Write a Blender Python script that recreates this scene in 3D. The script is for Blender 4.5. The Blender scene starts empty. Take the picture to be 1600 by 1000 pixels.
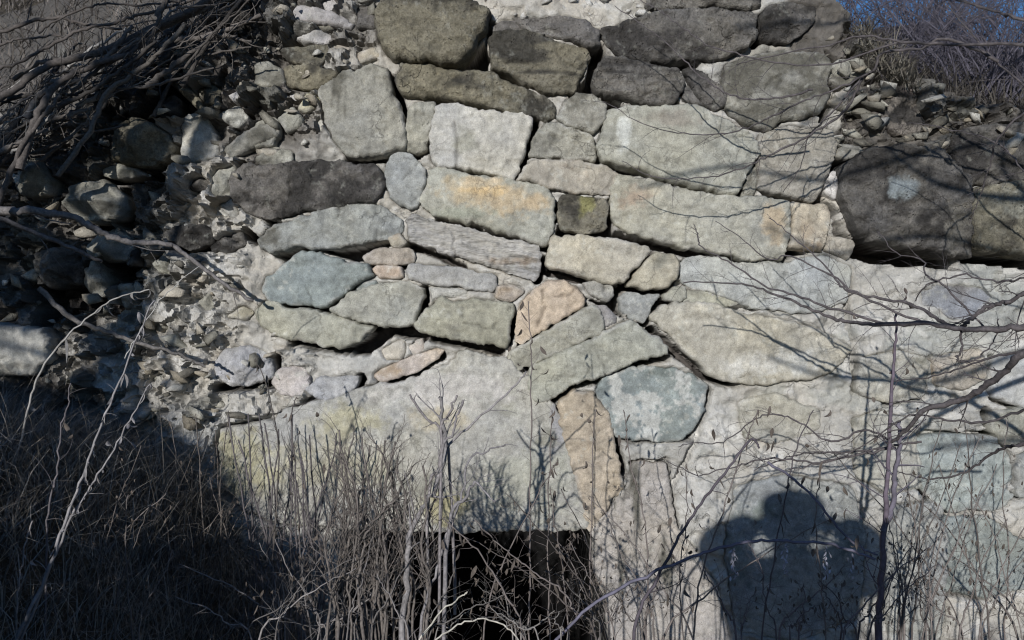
import bpy, math, random
import numpy as np
from mathutils import Vector, Matrix
from mathutils.geometry import delaunay_2d_cdt

random.seed(7)
RNG = np.random.default_rng(11)
sc = bpy.context.scene
COL = sc.collection

# ------------------------------------------------------------------ camera, sky, sun, exposure
D = 2.85                       # metres from the camera to the face of the wall (y = 0)
HFOV = math.radians(60)
K = 2 * D * math.tan(HFOV / 2) / 1600.0   # metres on the wall face per photo pixel
CZ = 1.6
cam = bpy.data.cameras.new('camera')
cam.angle = HFOV
cam.clip_start = 0.02
cam.clip_end = 2000
camo = bpy.data.objects.new('camera', cam)
COL.objects.link(camo)
camo.location = (0, -D, CZ)
camo.rotation_euler = (math.radians(90), 0, 0)
sc.camera = camo

SX, SZ = 435 * K / D, 312 * K / D          # towards the sun: (-SX, -1, +SZ)
SUN = Vector((-SX, -1, SZ)).normalized()
elev = math.asin(SUN.z)
world = bpy.data.worlds.new('World')
sc.world = world
world.use_nodes = True
wn = world.node_tree
bg = wn.nodes['Background']
sky = wn.nodes.new('ShaderNodeTexSky')
sky.sky_type = 'NISHITA'
sky.sun_disc = False
sky.sun_elevation = elev
sky.sun_rotation = math.atan2(SUN.x, SUN.y)
sky.air_density = 1.0
sky.dust_density = 0.3
sky.ozone_density = 6.0
wn.links.new(sky.outputs[0], bg.inputs[0])
bg.inputs[1].default_value = 0.1

sl = bpy.data.lights.new('sun', 'SUN')
sl.energy = 4.25
sl.angle = math.radians(0.5)
sl.color = (1.0, 0.97, 0.915)
so = bpy.data.objects.new('sun', sl)
COL.objects.link(so)
so.rotation_euler = SUN.to_track_quat('Z', 'Y').to_euler()
so.location = (-3, -8, 5)
sc.cycles.filter_width = 1.15
sc.view_settings.view_transform = 'Standard'
sc.view_settings.look = 'None'
sc.view_settings.exposure = 0.0
sc.view_settings.gamma = 1.0
sc.view_settings.use_curve_mapping = False

# ------------------------------------------------------------------ helpers
def P(px, py, y=0.0):
    """photo position at depth y (0 = wall face, negative = nearer)"""
    s = (D + y) / D
    return np.array([(px - 800) * K * s, y, CZ + (500 - py) * K * s])

def Q(px, py, s):
    """a point whose shadow falls on the wall at px,py; s metres in front of the wall"""
    return np.array([(px - 800) * K - SX * s, -s, CZ + (500 - py) * K + SZ * s])

def hash2(ix, iy, seed):
    h = (ix.astype(np.int64) * 374761393 + iy.astype(np.int64) * 668265263 + seed * 1442695041) & 0x7fffffff
    h = ((h ^ (h >> 13)) * 1274126177) & 0x7fffffff
    h = (h ^ (h >> 16)) & 0xffffff
    return h / float(0xffffff)

def vnoise(x, y, seed=0):
    ix = np.floor(x); iy = np.floor(y)
    fx = x - ix; fy = y - iy
    ux = fx * fx * fx * (fx * (fx * 6 - 15) + 10); uy = fy * fy * fy * (fy * (fy * 6 - 15) + 10)
    a = hash2(ix, iy, seed); b = hash2(ix + 1, iy, seed)
    c = hash2(ix, iy + 1, seed); d = hash2(ix + 1, iy + 1, seed)
    return (a + (b - a) * ux + (c - a) * uy + (a - b - c + d) * ux * uy) * 2 - 1

def fbm(x, y, seed=0, octv=4, gain=0.5):
    r = 0.0; a = 1.0; t = 0.0
    for i in range(octv):
        c, s = math.cos(1.1 * i), math.sin(1.1 * i)
        f = 2.0 ** i
        r = r + a * vnoise((x * c - y * s) * f + 17.3 * i, (x * s + y * c) * f - 9.1 * i, seed + i * 7)
        t += a; a *= gain
    return r / t

def sstep(a, b, x):
    t = np.clip((x - a) / (b - a), 0, 1)
    return t * t * (3 - 2 * t)

def poly_dist(pts, poly):
    """unsigned distance and inside flag of pts (n,2) to a closed polygon"""
    poly = np.asarray(poly, float)
    a = poly; b = np.roll(poly, -1, 0)
    dmin = np.full(len(pts), 1e9); inside = np.zeros(len(pts), bool)
    for (ax, ay), (bx, by) in zip(a, b):
        ex, ey = bx - ax, by - ay
        L = ex * ex + ey * ey + 1e-9
        t = np.clip(((pts[:, 0] - ax) * ex + (pts[:, 1] - ay) * ey) / L, 0, 1)
        d = np.hypot(pts[:, 0] - ax - t * ex, pts[:, 1] - ay - t * ey)
        dmin = np.minimum(dmin, d)
        if abs(ey) > 1e-9:
            c = ((ay > pts[:, 1]) != (by > pts[:, 1])) & (pts[:, 0] < ex * (pts[:, 1] - ay) / ey + ax)
            inside ^= c
    return dmin, inside

def line_dist(pts, line):
    line = np.asarray(line, float)
    dmin = np.full(len(pts), 1e9)
    for (ax, ay), (bx, by) in zip(line[:-1], line[1:]):
        ex, ey = bx - ax, by - ay
        L = ex * ex + ey * ey + 1e-9
        t = np.clip(((pts[:, 0] - ax) * ex + (pts[:, 1] - ay) * ey) / L, 0, 1)
        dmin = np.minimum(dmin, np.hypot(pts[:, 0] - ax - t * ex, pts[:, 1] - ay - t * ey))
    return dmin

def mesh_np(name, verts, faces, cols=None, smooth=True):
    """faces: (m,3) or (m,4) int array or list of such arrays"""
    me = bpy.data.meshes.new(name)
    if not isinstance(faces, list): faces = [faces]
    faces = [f for f in faces if len(f)]
    nv = len(verts)
    me.vertices.add(nv)
    me.vertices.foreach_set('co', np.asarray(verts, np.float32).ravel())
    loops = np.concatenate([np.asarray(f, np.int32).ravel() for f in faces])
    counts = np.concatenate([np.full(len(f), np.asarray(f).shape[1], np.int32) for f in faces])
    starts = np.concatenate([[0], np.cumsum(counts)[:-1]]).astype(np.int32)
    me.loops.add(len(loops)); me.loops.foreach_set('vertex_index', loops)
    me.polygons.add(len(counts)); me.polygons.foreach_set('loop_start', starts)
    me.polygons.foreach_set('loop_total', counts)
    me.update(calc_edges=True)
    me.validate()
    if smooth:
        me.polygons.foreach_set('use_smooth', np.ones(len(me.polygons), bool))
    if cols is not None:
        ca = me.color_attributes.new('col', 'FLOAT_COLOR', 'POINT')
        c4 = np.ones((nv, 4), np.float32); c4[:, :3] = np.clip(cols, 0.004, 1)
        ca.data.foreach_set('color', c4.ravel())
    return me

def obj(name, me, m=None, parent=None, **tags):
    o = bpy.data.objects.new(name, me)
    COL.objects.link(o)
    if m is not None: me.materials.append(m)
    if parent is not None: o.parent = parent
    for k, v in tags.items(): o[k] = v
    return o

def empty(name, loc=(0, 0, 0), **tags):
    o = bpy.data.objects.new(name, None)
    COL.objects.link(o); o.location = loc
    o.empty_display_size = 0.1
    for k, v in tags.items(): o[k] = v
    return o

# children are modelled in world coordinates; shift the mesh so it stays put under an empty at loc
def part(name, me, m, root, **tags):
    me.transform(Matrix.Translation(-Vector(root.location)))
    return obj(name, me, m, root, **tags)

# ------------------------------------------------------------------ materials
def new_mat(name):
    m = bpy.data.materials.new(name); m.use_nodes = True
    nt = m.node_tree
    b = nt.nodes['Principled BSDF']
    b.inputs['Roughness'].default_value = 0.9
    b.inputs['Specular IOR Level'].default_value = 0.25
    return m, nt, b

def mat_rock(name, fine=260, bump=0.75, pit=0.5, grain=0.28, stretch=(1, 1, 1), dist=0.004, speck=0.5, ridge=13):
    m, nt, b = new_mat(name)
    N, L = nt.nodes, nt.links
    at = N.new('ShaderNodeAttribute'); at.attribute_name = 'col'
    tc = N.new('ShaderNodeTexCoord')
    mp = N.new('ShaderNodeMapping'); mp.inputs['Scale'].default_value = stretch
    L.new(tc.outputs['Object'], mp.inputs[0])
    def noise(scale, det, rough=0.6):
        n = N.new('ShaderNodeTexNoise'); n.inputs['Scale'].default_value = scale
        n.inputs['Detail'].default_value = det; n.inputs['Roughness'].default_value = rough
        L.new(mp.outputs[0], n.inputs['Vector']); return n
    n1 = noise(fine, 5, 0.7); n2 = noise(38, 6, 0.68); n3 = noise(9, 4, 0.6)
    vo = N.new('ShaderNodeTexVoronoi'); vo.inputs['Scale'].default_value = 95
    vo.feature = 'F1'; L.new(mp.outputs[0], vo.inputs['Vector'])
    # grain of the stone, mid mottling and broad drift, all about 1
    def ramp(src, lo, hi, a, bb):
        r = N.new('ShaderNodeMapRange'); r.inputs['From Min'].default_value = lo; r.inputs['From Max'].default_value = hi
        r.inputs['To Min'].default_value = a; r.inputs['To Max'].default_value = bb
        L.new(src, r.inputs['Value']); return r
    r1 = ramp(n1.outputs[0], 0.3, 0.7, 1 - grain, 1 + grain)
    r2 = ramp(n2.outputs[0], 0.3, 0.7, 1 - grain * 1.1, 1 + grain * 0.9)
    r3 = ramp(n3.outputs[0], 0.3, 0.7, 0.86, 1.12)
    mu = N.new('ShaderNodeMath'); mu.operation = 'MULTIPLY'; L.new(r1.outputs[0], mu.inputs[0]); L.new(r2.outputs[0], mu.inputs[1])
    mu2 = N.new('ShaderNodeMath'); mu2.operation = 'MULTIPLY'; L.new(mu.outputs[0], mu2.inputs[0]); L.new(r3.outputs[0], mu2.inputs[1])
    vm = N.new('ShaderNodeVectorMath'); vm.operation = 'SCALE'
    L.new(at.outputs['Color'], vm.inputs[0]); L.new(mu2.outputs[0], vm.inputs['Scale'])
    # scattered dark specks of lichen
    sp = ramp(vo.outputs['Distance'], 0.06, 0.16, speck, 0.0)
    msk = ramp(n2.outputs[0], 0.5, 0.6, 0.0, 1.0)
    ms = N.new('ShaderNodeMath'); ms.operation = 'MULTIPLY'; L.new(sp.outputs[0], ms.inputs[0]); L.new(msk.outputs[0], ms.inputs[1])
    mx = N.new('ShaderNodeMix'); mx.data_type = 'RGBA'
    L.new(ms.outputs[0], mx.inputs['Factor']); L.new(vm.outputs[0], mx.inputs['A']); mx.inputs['B'].default_value = (0.045, 0.042, 0.038, 1)
    cn = noise(4.5, 6, .55)
    ab = N.new('ShaderNodeMath'); ab.operation = 'SUBTRACT'; ab.inputs[1].default_value = .5; L.new(cn.outputs[0], ab.inputs[0])
    a2 = N.new('ShaderNodeMath'); a2.operation = 'ABSOLUTE'; L.new(ab.outputs[0], a2.inputs[0])
    ck = ramp(a2.outputs[0], .0015, .0075, 1.0, 0.0)
    cm = ramp(n3.outputs[0], .5, .58, 0.0, 1.0)
    cc = N.new('ShaderNodeMath'); cc.operation = 'MULTIPLY'; L.new(ck.outputs[0], cc.inputs[0]); L.new(cm.outputs[0], cc.inputs[1])
    c2 = N.new('ShaderNodeMath'); c2.operation = 'MULTIPLY'; c2.inputs[1].default_value = .35; L.new(cc.outputs[0], c2.inputs[0])
    mx2 = N.new('ShaderNodeMix'); mx2.data_type = 'RGBA'
    L.new(c2.outputs[0], mx2.inputs['Factor']); L.new(mx.outputs['Result'], mx2.inputs['A']); mx2.inputs['B'].default_value = (0.06, 0.055, 0.05, 1)
    L.new(mx2.outputs['Result'], b.inputs['Base Color'])
    # bump
    h = N.new('ShaderNodeMath'); h.operation = 'MULTIPLY'; h.inputs[1].default_value = 0.35; L.new(n1.outputs[0], h.inputs[0])
    h2 = N.new('ShaderNodeMath'); h2.operation = 'MULTIPLY_ADD'; h2.inputs[1].default_value = 1.2; L.new(n2.outputs[0], h2.inputs[0]); L.new(h.outputs[0], h2.inputs[2])
    pr = ramp(vo.outputs['Distance'], 0.0, 0.35, -pit, 0.0)
    pm = N.new('ShaderNodeMath'); pm.operation = 'MULTIPLY'; L.new(pr.outputs[0], pm.inputs[0]); L.new(msk.outputs[0], pm.inputs[1])
    h3 = N.new('ShaderNodeMath'); h3.operation = 'ADD'; L.new(h2.outputs[0], h3.inputs[0]); L.new(pm.outputs[0], h3.inputs[1])
    rd = N.new('ShaderNodeTexNoise'); rd.noise_type = 'RIDGED_MULTIFRACTAL'; rd.inputs['Scale'].default_value = ridge
    rd.inputs['Detail'].default_value = 7; rd.inputs['Roughness'].default_value = .62; rd.inputs['Distortion'].default_value = .5
    L.new(mp.outputs[0], rd.inputs['Vector'])
    h4 = N.new('ShaderNodeMath'); h4.operation = 'MULTIPLY_ADD'; h4.inputs[1].default_value = -.5
    L.new(rd.outputs[0], h4.inputs[0]); L.new(h3.outputs[0], h4.inputs[2]); h3 = h4
    h5 = N.new('ShaderNodeMath'); h5.operation = 'MULTIPLY_ADD'; h5.inputs[1].default_value = -.45
    L.new(cc.outputs[0], h5.inputs[0]); L.new(h3.outputs[0], h5.inputs[2]); h3 = h5
    bp = N.new('ShaderNodeBump'); bp.inputs['Strength'].default_value = bump; bp.inputs['Distance'].default_value = dist * 2.2
    L.new(h3.outputs[0], bp.inputs['Height']); L.new(bp.outputs[0], b.inputs['Normal'])
    return m

def mat_attr(name, rough=0.85, grain=0.3, scale=120, bump=0.3, stretch=(1, 1, 1)):
    m, nt, b = new_mat(name)
    N, L = nt.nodes, nt.links
    at = N.new('ShaderNodeAttribute'); at.attribute_name = 'col'
    tc = N.new('ShaderNodeTexCoord')
    n = N.new('ShaderNodeTexNoise'); n.inputs['Scale'].default_value = scale; n.inputs['Detail'].default_value = 4
    L.new(tc.outputs['Object'], n.inputs['Vector'])
    r = N.new('ShaderNodeMapRange'); r.inputs['From Min'].default_value = 0.3; r.inputs['From Max'].default_value = 0.7
    r.inputs['To Min'].default_value = 1 - grain; r.inputs['To Max'].default_value = 1 + grain
    L.new(n.outputs[0], r.inputs['Value'])
    vm = N.new('ShaderNodeVectorMath'); vm.operation = 'SCALE'
    L.new(at.outputs['Color'], vm.inputs[0]); L.new(r.outputs[0], vm.inputs['Scale'])
    L.new(vm.outputs[0], b.inputs['Base Color'])
    bp = N.new('ShaderNodeBump'); bp.inputs['Strength'].default_value = bump; bp.inputs['Distance'].default_value = 0.002
    L.new(n.outputs[0], bp.inputs['Height']); L.new(bp.outputs[0], b.inputs['Normal'])
    b.inputs['Roughness'].default_value = rough
    return m

def mat_plain(name, col, rough=0.8, scale=60, metal=0.0):
    m, nt, b = new_mat(name)
    N, L = nt.nodes, nt.links
    tc = N.new('ShaderNodeTexCoord')
    n = N.new('ShaderNodeTexNoise'); n.inputs['Scale'].default_value = scale; n.inputs['Detail'].default_value = 4
    L.new(tc.outputs['Object'], n.inputs['Vector'])
    mx = N.new('ShaderNodeMix'); mx.data_type = 'RGBA'
    L.new(n.outputs[0], mx.inputs['Factor'])
    mx.inputs['A'].default_value = tuple(c * 0.8 for c in col) + (1,)
    mx.inputs['B'].default_value = tuple(min(1, c * 1.2) for c in col) + (1,)
    L.new(mx.outputs['Result'], b.inputs['Base Color'])
    b.inputs['Roughness'].default_value = rough; b.inputs['Metallic'].default_value = metal
    return m

M_STONE = mat_rock('sandstone')
M_SMOOTH = mat_rock('dressed_sandstone', fine=280, bump=.45, pit=.5, grain=.28, dist=.0042, speck=.55)
M_DARK = mat_rock('weathered_stone', fine=170, bump=0.9, pit=0.9, grain=0.36, dist=0.006, speck=0.3)
M_STRAT = mat_rock('layered_stone', fine=190, bump=0.8, pit=0.3, grain=0.35, stretch=(0.3, 1, 2.2), dist=0.005)
M_MORTAR = mat_rock('lime_mortar', fine=170, bump=0.7, pit=0.6, grain=0.17, dist=0.005, speck=0.12)
M_DIRT = mat_rock('earth', fine=90, bump=0.9, pit=0.6, grain=0.45, dist=0.01)
M_BARK = mat_attr('bark', 0.85, 0.35, 140, 0.5)
M_STRAW = mat_attr('dry_stalk', 0.8, 0.25, 90, 0.2)
M_LEAF = mat_attr('dry_leaf', 0.85, 0.3, 110, 0.4)
M_GRASS = mat_attr('dry_grass', 0.85, 0.2, 40, 0.1)

# ------------------------------------------------------------------ traced stones of the wall (photo positions)
def zm(ox, oy, s=3.03):
    return lambda *pts: [(ox + x / s, oy + y / s) for x, y in pts]
A, B, C_, D_ = zm(0, 0), zm(400, 0), zm(800, 0), zm(1200, 0)
E, F, G, H = zm(0, 300), zm(400, 300), zm(800, 300), zm(1200, 300)
K_, L_ = zm(800, 600, 2.5), zm(1200, 600, 2.5)
def R(*pts): return list(pts)

# kind: (base colour, dark colour, dark share, material, streak)
KIND = {
 'dk': ((0.150, 0.142, 0.125), (0.050, 0.047, 0.045), 0.55, M_DARK),
 'do': ((0.200, 0.185, 0.135), (0.060, 0.056, 0.048), 0.45, M_DARK),
 'gy': ((0.280, 0.275, 0.230), (0.120, 0.115, 0.098), 0.28, M_STONE),
 'ol': ((0.330, 0.326, 0.266), (0.200, 0.194, 0.165), 0.20, M_SMOOTH),
 'pl': ((0.400, 0.392, 0.340), (0.260, 0.255, 0.220), 0.20, M_SMOOTH),
 'bl': ((0.215, 0.240, 0.226), (0.150, 0.170, 0.162), 0.25, M_SMOOTH),
 'bg': ((0.285, 0.295, 0.272), (0.190, 0.195, 0.190), 0.20, M_SMOOTH),
 'tn': ((0.420, 0.362, 0.285), (0.300, 0.235, 0.170), 0.18, M_SMOOTH),
 'wh': ((0.520, 0.505, 0.470), (0.330, 0.320, 0.300), 0.15, M_STONE),
 'vi': ((0.280, 0.270, 0.248), (0.170, 0.165, 0.170), 0.20, M_STONE),
 'st': ((0.385, 0.375, 0.335), (0.230, 0.215, 0.190), 0.16, M_STRAT),
}
LAB = {'dk': 'dark weathered grey stone', 'do': 'dark olive weathered stone', 'bl': 'blue-green stone', 'bg': 'pale blue-grey stone',
       'tn': 'tan stone', 'wh': 'whitish stone', 'st': 'stone with long level grooves', 'vi': 'grey-violet stone'}
# (kind, thickness m, edge rounding px, outline, options)
S = []
def st(kind, T, r, pts, **o): S.append((kind, T, r, pts, o))
st('do', .10, 30, B((575,85),(610,40),(690,-10),(960,-15),(1010,15),(1070,40),(1105,80),(1095,150),(1060,200),(1020,270),(965,325),(850,315),(740,310),(660,300),(615,250),(590,190),(575,130)), label='large rounded dark boulder at the top', topdark=1)
st('dk', .05, 8, B((485,50),(570,30),(580,60),(572,145),(485,145)))
st('do', .075, 14, B((665,370),(700,318),(800,315),(950,345),(1110,355),(1212,400),(1290,440),(1370,470),(1415,520),(1415,560),(1375,585),(1330,555),(1180,535),(1050,490),(850,470),(700,465),(675,430)), label='long dark stone lying under the boulder')
st('gy', .075, 9, B((310,430),(415,350),(480,355),(560,320),(630,330),(640,410),(680,500),(710,620),(715,720),(620,735),(480,755),(430,745),(400,700),(340,600),(320,520)), topdark=1, vert=1)
st('gy', .045, 7, B((730,510),(765,485),(850,485),(850,560),(825,620),(805,710),(750,725),(715,715),(712,620)))
st('pl', .065, 7, B((850,520),(880,505),(960,505),(1060,535),(1285,545),(1315,565),(1305,610),(1280,680),(1250,780),(1222,860),(1170,850),(1050,820),(940,795),(860,800),(830,760),(820,640),(850,560)), crack=[B((945,590),(955,680),(950,790))])
st('bg', .05, 12, B((615,800),(650,740),(690,730),(730,735),(770,770),(805,800),(815,860),(790,930),(765,985),(720,995),(680,975),(640,930),(615,880)), ridg=1)
st('dk', .075, 12, B((-100,830),(-40,780),(130,790),(190,770),(380,765),(560,790),(610,825),(615,880),(585,930),(560,960),(400,985),(330,1000),(230,1010),(140,1030),(80,1045),(-20,1010),(-100,960),(-112,900)), crack=[B((185,780),(175,880),(180,960))])
st('ol', .06, 8, R((672,268),(690,262),(730,275),(800,280),(850,290),(868,310),(868,345),(855,385),(830,378),(790,365),(740,352),(690,342),(660,325),(655,310),(665,290)),
   patch=[(735,302,52,26,(.41,.335,.225)),(795,318,56,30,(.42,.335,.225)),(760,300,40,9,(.47,.345,.19)),(750,285,40,8,(.44,.36,.25)),(840,318,25,14,(.42,.33,.22)),(720,335,50,10,(.26,.27,.22))], label='stone with orange stains')
st('dk', .06, 9, C_((10,90),(150,95),(270,95),(350,110),(410,160),(415,225),(370,235),(300,205),(200,185),(100,160),(50,140),(20,110)))
st('dk', .04, 7, C_((-95,130),(-40,110),(20,110),(50,145),(0,165),(-90,165)))
st('do', .075, 10, C_((-115,190),(-80,165),(60,160),(150,180),(240,220),(350,240),(375,280),(350,320),(310,380),(300,440),(150,450),(60,400),(-10,350),(-100,350),(-110,270)), topdark=1, layers=1)
st('dk', .085, 12, C_((415,150),(480,135),(570,100),(640,70),(760,60),(900,60),(1080,65),(1150,80),(1150,200),(1100,240),(1000,280),(850,295),(700,305),(560,290),(510,280),(450,220),(425,185)))
st('dk', .09, 9, C_((640,-65),(800,-80),(1160,-70),(1165,40),(1100,60),(900,50),(740,55),(635,45)))
st('dk', .07, 9, D_((-40,80),(10,40),(100,30),(215,50),(215,100),(160,160),(100,205),(-10,220),(-45,190),(-35,140)))
st('dk', .085, 12, C_((395,310),(430,280),(540,295),(650,320),(780,340),(810,390),(800,450),(750,500),(680,515),(560,490),(440,470),(400,430),(385,390)), layers=1)
st('dk', .06, 8, C_((805,340),(850,330),(900,350),(960,400),(1005,450),(1000,510),(950,530),(900,500),(830,400)))
st('dk', .04, 5, C_((800,420),(830,410),(890,500),(930,535),(850,500),(805,480)))
st('gy', .07, 10, C_((990,380),(1010,320),(1080,285),(1212,262),(1292,250),(1470,270),(1500,330),(1480,400),(1500,450),(1450,550),(1270,580),(1200,625),(1100,605),(1010,545),(1000,450)), dark=.65)
st('gy', .06, 10, C_((215,560),(240,490),(310,445),(380,455),(440,500),(445,570),(410,620),(380,645),(320,620),(250,600)), dark=.4)
st('gy', .05, 8, C_((75,740),(110,640),(160,590),(220,585),(290,620),(370,640),(390,700),(390,770),(300,760),(160,750)), dark=.3)
st('tn', .06, 10, C_((20,860),(60,790),(110,760),(200,765),(340,765),(440,790),(500,830),(505,900),(450,925),(330,920),(230,910),(120,880),(80,860)), tint=(.335,.31,.25))
st('ol', .085, 14, C_((400,700),(420,620),(450,530),(600,505),(700,515),(850,500),(960,560),(1080,620),(1150,680),(1160,740),(1120,800),(1080,900),(1040,935),(940,915),(800,880),(700,860),(600,810),(500,790),(420,760)), patch=[(972,212,10,30,(.45,.46,.44)),(1040,190,50,14,(.24,.22,.19))], label='broad pale stone crossed by thin twigs')
st('gy', .07, 12, D_((-50,650),(0,620),(100,610),(240,610),(290,625),(305,680),(290,800),(250,880),(190,965),(100,940),(0,905),(-60,890),(-60,760)), tint=(.30,.285,.235))
st('gy', .035, 6, C_((1110,810),(1150,790),(1155,860),(1140,930),(1080,940),(1100,860)))
st('do', .04, 8, G((215,120),(225,30),(250,10),(440,40),(455,60),(445,180),(350,195),(225,175)), patch=[(915,322,14,24,(.24,.23,.10))], dark=.25, label='small square mossy olive stone')
st('ol', .075, 9, R((950,300),(965,275),(1000,278),(1045,292),(1110,308),(1175,310),(1228,317),(1232,345),(1225,388),(1218,408),(1180,408),(1130,398),(1060,388),(1015,372),(975,360),(955,345)),
   patch=[(1204,350,22,40,(.43,.35,.25)),(990,310,26,22,(.33,.26,.20)),(1010,300,20,12,(.40,.36,.28))], label='longest stone, tan at its right end', layers=.5)
st('tn', .065, 7, R((1230,317),(1290,322),(1292,345),(1284,385),(1280,395),(1255,388),(1228,388),(1233,350)), tint=(.40,.36,.28))
st('ol', .07, 9, G((170,290),(190,210),(300,210),(500,225),(640,260),(655,280),(600,340),(530,430),(480,440),(360,415),(290,390),(180,370),(160,340)), tint=(.38,.355,.285))
st('ol', .065, 10, G((535,445),(600,370),(670,290),(760,300),(790,340),(770,410),(730,450),(620,465)), tint=(.34,.32,.25))
st('bg', .03, 7, G((505,500),(540,470),(610,490),(700,485),(650,560),(620,620),(560,600),(505,550)))
st('gy', .045, 9, G((330,430),(400,420),(470,450),(480,490),(450,520),(390,500),(350,470)), tint=(.33,.32,.28))
st('tn', .06, 9, G((15,650),(40,560),(70,490),(150,430),(240,410),(290,440),(340,500),(330,540),(260,590),(200,620),(120,670),(50,715),(20,700)), tint=(.50,.415,.31), crack=[G((200,495),(270,490),(300,460)),G((120,640),(150,570),(140,470))], ridg=.6, label='flaking peach-coloured stone')
st('ol', .055, 7, G((-20,800),(0,750),(60,715),(130,680),(250,600),(330,555),(400,540),(430,620),(430,670),(330,710),(200,770),(100,810),(0,850),(-30,830)))
st('vi', .03, 6, G((360,540),(440,540),(490,590),(490,620),(440,640),(420,590)))
st('ol', .07, 9, G((80,860),(100,820),(300,730),(430,665),(500,625),(560,610),(660,670),(740,730),(730,770),(620,790),(500,830),(400,880),(280,910),(180,985),(110,985),(70,930)), label='long stone slanting up to the right')
st('bl', .035, 14, R((930,610),(945,590),(985,575),(1035,572),(1080,585),(1103,605),(1100,640),(1080,675),(1060,688),(1000,688),(965,682),(950,660),(935,635)), blot=(.41,.415,.40), label='rounded blue-green stone blotched with white lime')
st('ol', .06, 10, R((1015,495),(1032,478),(1065,472),(1110,475),(1160,490),(1230,500),(1290,520),(1330,545),(1300,580),(1260,592),(1200,598),(1140,598),(1105,588),(1080,560),(1050,530)), tint=(.36,.34,.27), patch=[(1160,570,50,20,(.48,.47,.44)),(1250,565,50,22,(.46,.46,.44))])
st('bg', .034, 8, R((1060,410),(1095,398),(1150,410),(1215,412),(1290,400),(1328,420),(1320,470),(1260,490),(1180,480),(1100,455),(1065,440)), tint=(.36,.37,.34))
st('ol', .03, 5, G((715,490),(760,450),(815,450),(820,500),(800,520),(720,510)))
st('ol', .02, 6, G((820,465),(900,475),(1010,500),(1100,520),(1000,545),(900,545),(815,525)))
st('dk', .10, 8, R((1306,262),(1335,242),(1395,230),(1450,234),(1478,262),(1502,280),(1504,404),(1470,402),(1410,388),(1338,376),(1318,340),(1303,305)), patch=[(1390,300,22,22,(.30,.34,.36)),(1480,350,22,50,(.17,.16,.14))], ridg=.5, label='big dark overhanging block with a pale blue patch')
st('do', .10, 8, R((1504,300),(1540,290),(1620,285),(1700,290),(1700,405),(1600,402),(1545,398),(1506,390)), patch=[(1590,320,60,30,(.24,.24,.21))], ridg=.5)
st('dk', .085, 8, R((1480,215),(1500,203),(1540,198),(1600,195),(1690,200),(1690,280),(1600,283),(1540,288),(1500,290),(1482,262)))
st('dk', .06, 12, D_((500,440),(600,410),(680,440),(690,520),(730,590),(700,640),(600,640),(500,590),(470,540)), tint=(.14,.12,.105), blot=(.20,.18,.16))
st('gy', .05, 10, D_((270,330),(330,290),(430,280),(480,350),(400,390),(330,420),(280,370)), dark=.3)
st('gy', .05, 7, D_((310,690),(430,700),(440,730),(360,760),(310,750)))
st('wh', .04, 6, D_((255,870),(300,815),(330,830),(320,900),(310,945),(260,920)))
st('ol', .045, 6, H((265,270),(280,210),(390,235),(402,250),(370,320),(330,295)), tint=(.40,.37,.30))
st('vi', .02, 20, H((720,470),(800,440),(900,440),(1000,460),(1060,500),(1000,560),(940,610),(860,600),(790,550),(730,530)), tint=(.24,.25,.26), label='smooth blue-grey stone almost flush with the mortar')
st('bg', .03, 7, L_((560,210),(700,195),(880,200),(930,280),(950,370),(900,400),(960,430),(900,480),(700,500),(640,470),(600,380)), tint=(.29,.32,.295))
st('gy', .05, 9, L_((870,110),(1000,90),(1100,95),(1100,230),(920,240),(860,180)))
st('bg', .05, 8, L_((960,280),(1010,260),(1150,270),(1150,440),(960,430)))
st('bl', .035, 9, L_((640,520),(850,510),(1000,620),(1080,700),(1060,780),(850,830),(650,800),(600,650)), tint=(.235,.262,.242))
st('ol', .03, 12, R((1150,625),(1215,615),(1275,640),(1280,670),(1220,690),(1160,685)), tint=(.34,.335,.28))
st('tn', .05, 7, K_((180,70),(240,20),(320,30),(370,110),(400,220),(420,330),(430,400),(400,430),(350,500),(320,560),(300,590),(280,500),(240,330),(200,200)), tint=(.36,.315,.235), vert=1, name='jamb_stone', label='upright tan jamb stone right of the opening')
st('gy', .035, 8, K_((312,580),(340,520),(430,430),(470,310),(600,300),(610,400),(640,560),(700,640),(800,780),(860,1050),(390,1060),(360,830),(316,690)), tint=(.36,.34,.30), vert=1, name='jamb_stone', label='tall mottled grey jamb stone')
st('pl', .05, 8, R((345,700),(350,670),(430,655),(440,640),(520,620),(560,608),(640,592),(700,570),(720,550),(790,560),(830,590),(860,625),(872,640),(884,680),(900,740),(915,800),(919,826),(700,829),(560,826),(420,812),(380,790),(345,745)),
   tint=(.375,.368,.322), patch=[(700,790,40,30,(.33,.30,.17)),(540,660,60,30,(.36,.34,.24)),(390,720,60,50,(.33,.31,.20)),(520,730,90,50,(.36,.34,.26)),(820,760,80,60,(.36,.36,.31)),(700,610,100,30,(.48,.46,.44)),(870,660,14,50,(.26,.26,.28)),(690,655,50,22,(.40,.36,.28))], name='lintel_stone', label='huge pale slab spanning the dark opening')
st('bl', .065, 14, F((40,470),(60,400),(130,360),(230,280),(330,300),(450,335),(545,340),(565,400),(480,440),(400,500),(330,550),(200,540),(80,520)), label='blue-green boulder left of the middle')
st('gy', .07, 8, F((15,230),(60,180),(130,150),(300,100),(480,60),(600,60),(690,140),(690,190),(600,225),(450,260),(380,275),(270,265),(240,250),(80,295),(30,270)), tint=(.275,.285,.255), patch=[(410,380,30,22,(.13,.13,.12))])
st('bl', .03, 5, F((470,470),(500,435),(570,420),(580,440),(520,460)))
st('ol', .07, 9, F((350,560),(450,480),(560,440),(720,425),(800,455),(800,500),(770,560),(755,620),(700,645),(570,630),(450,610)))
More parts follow.
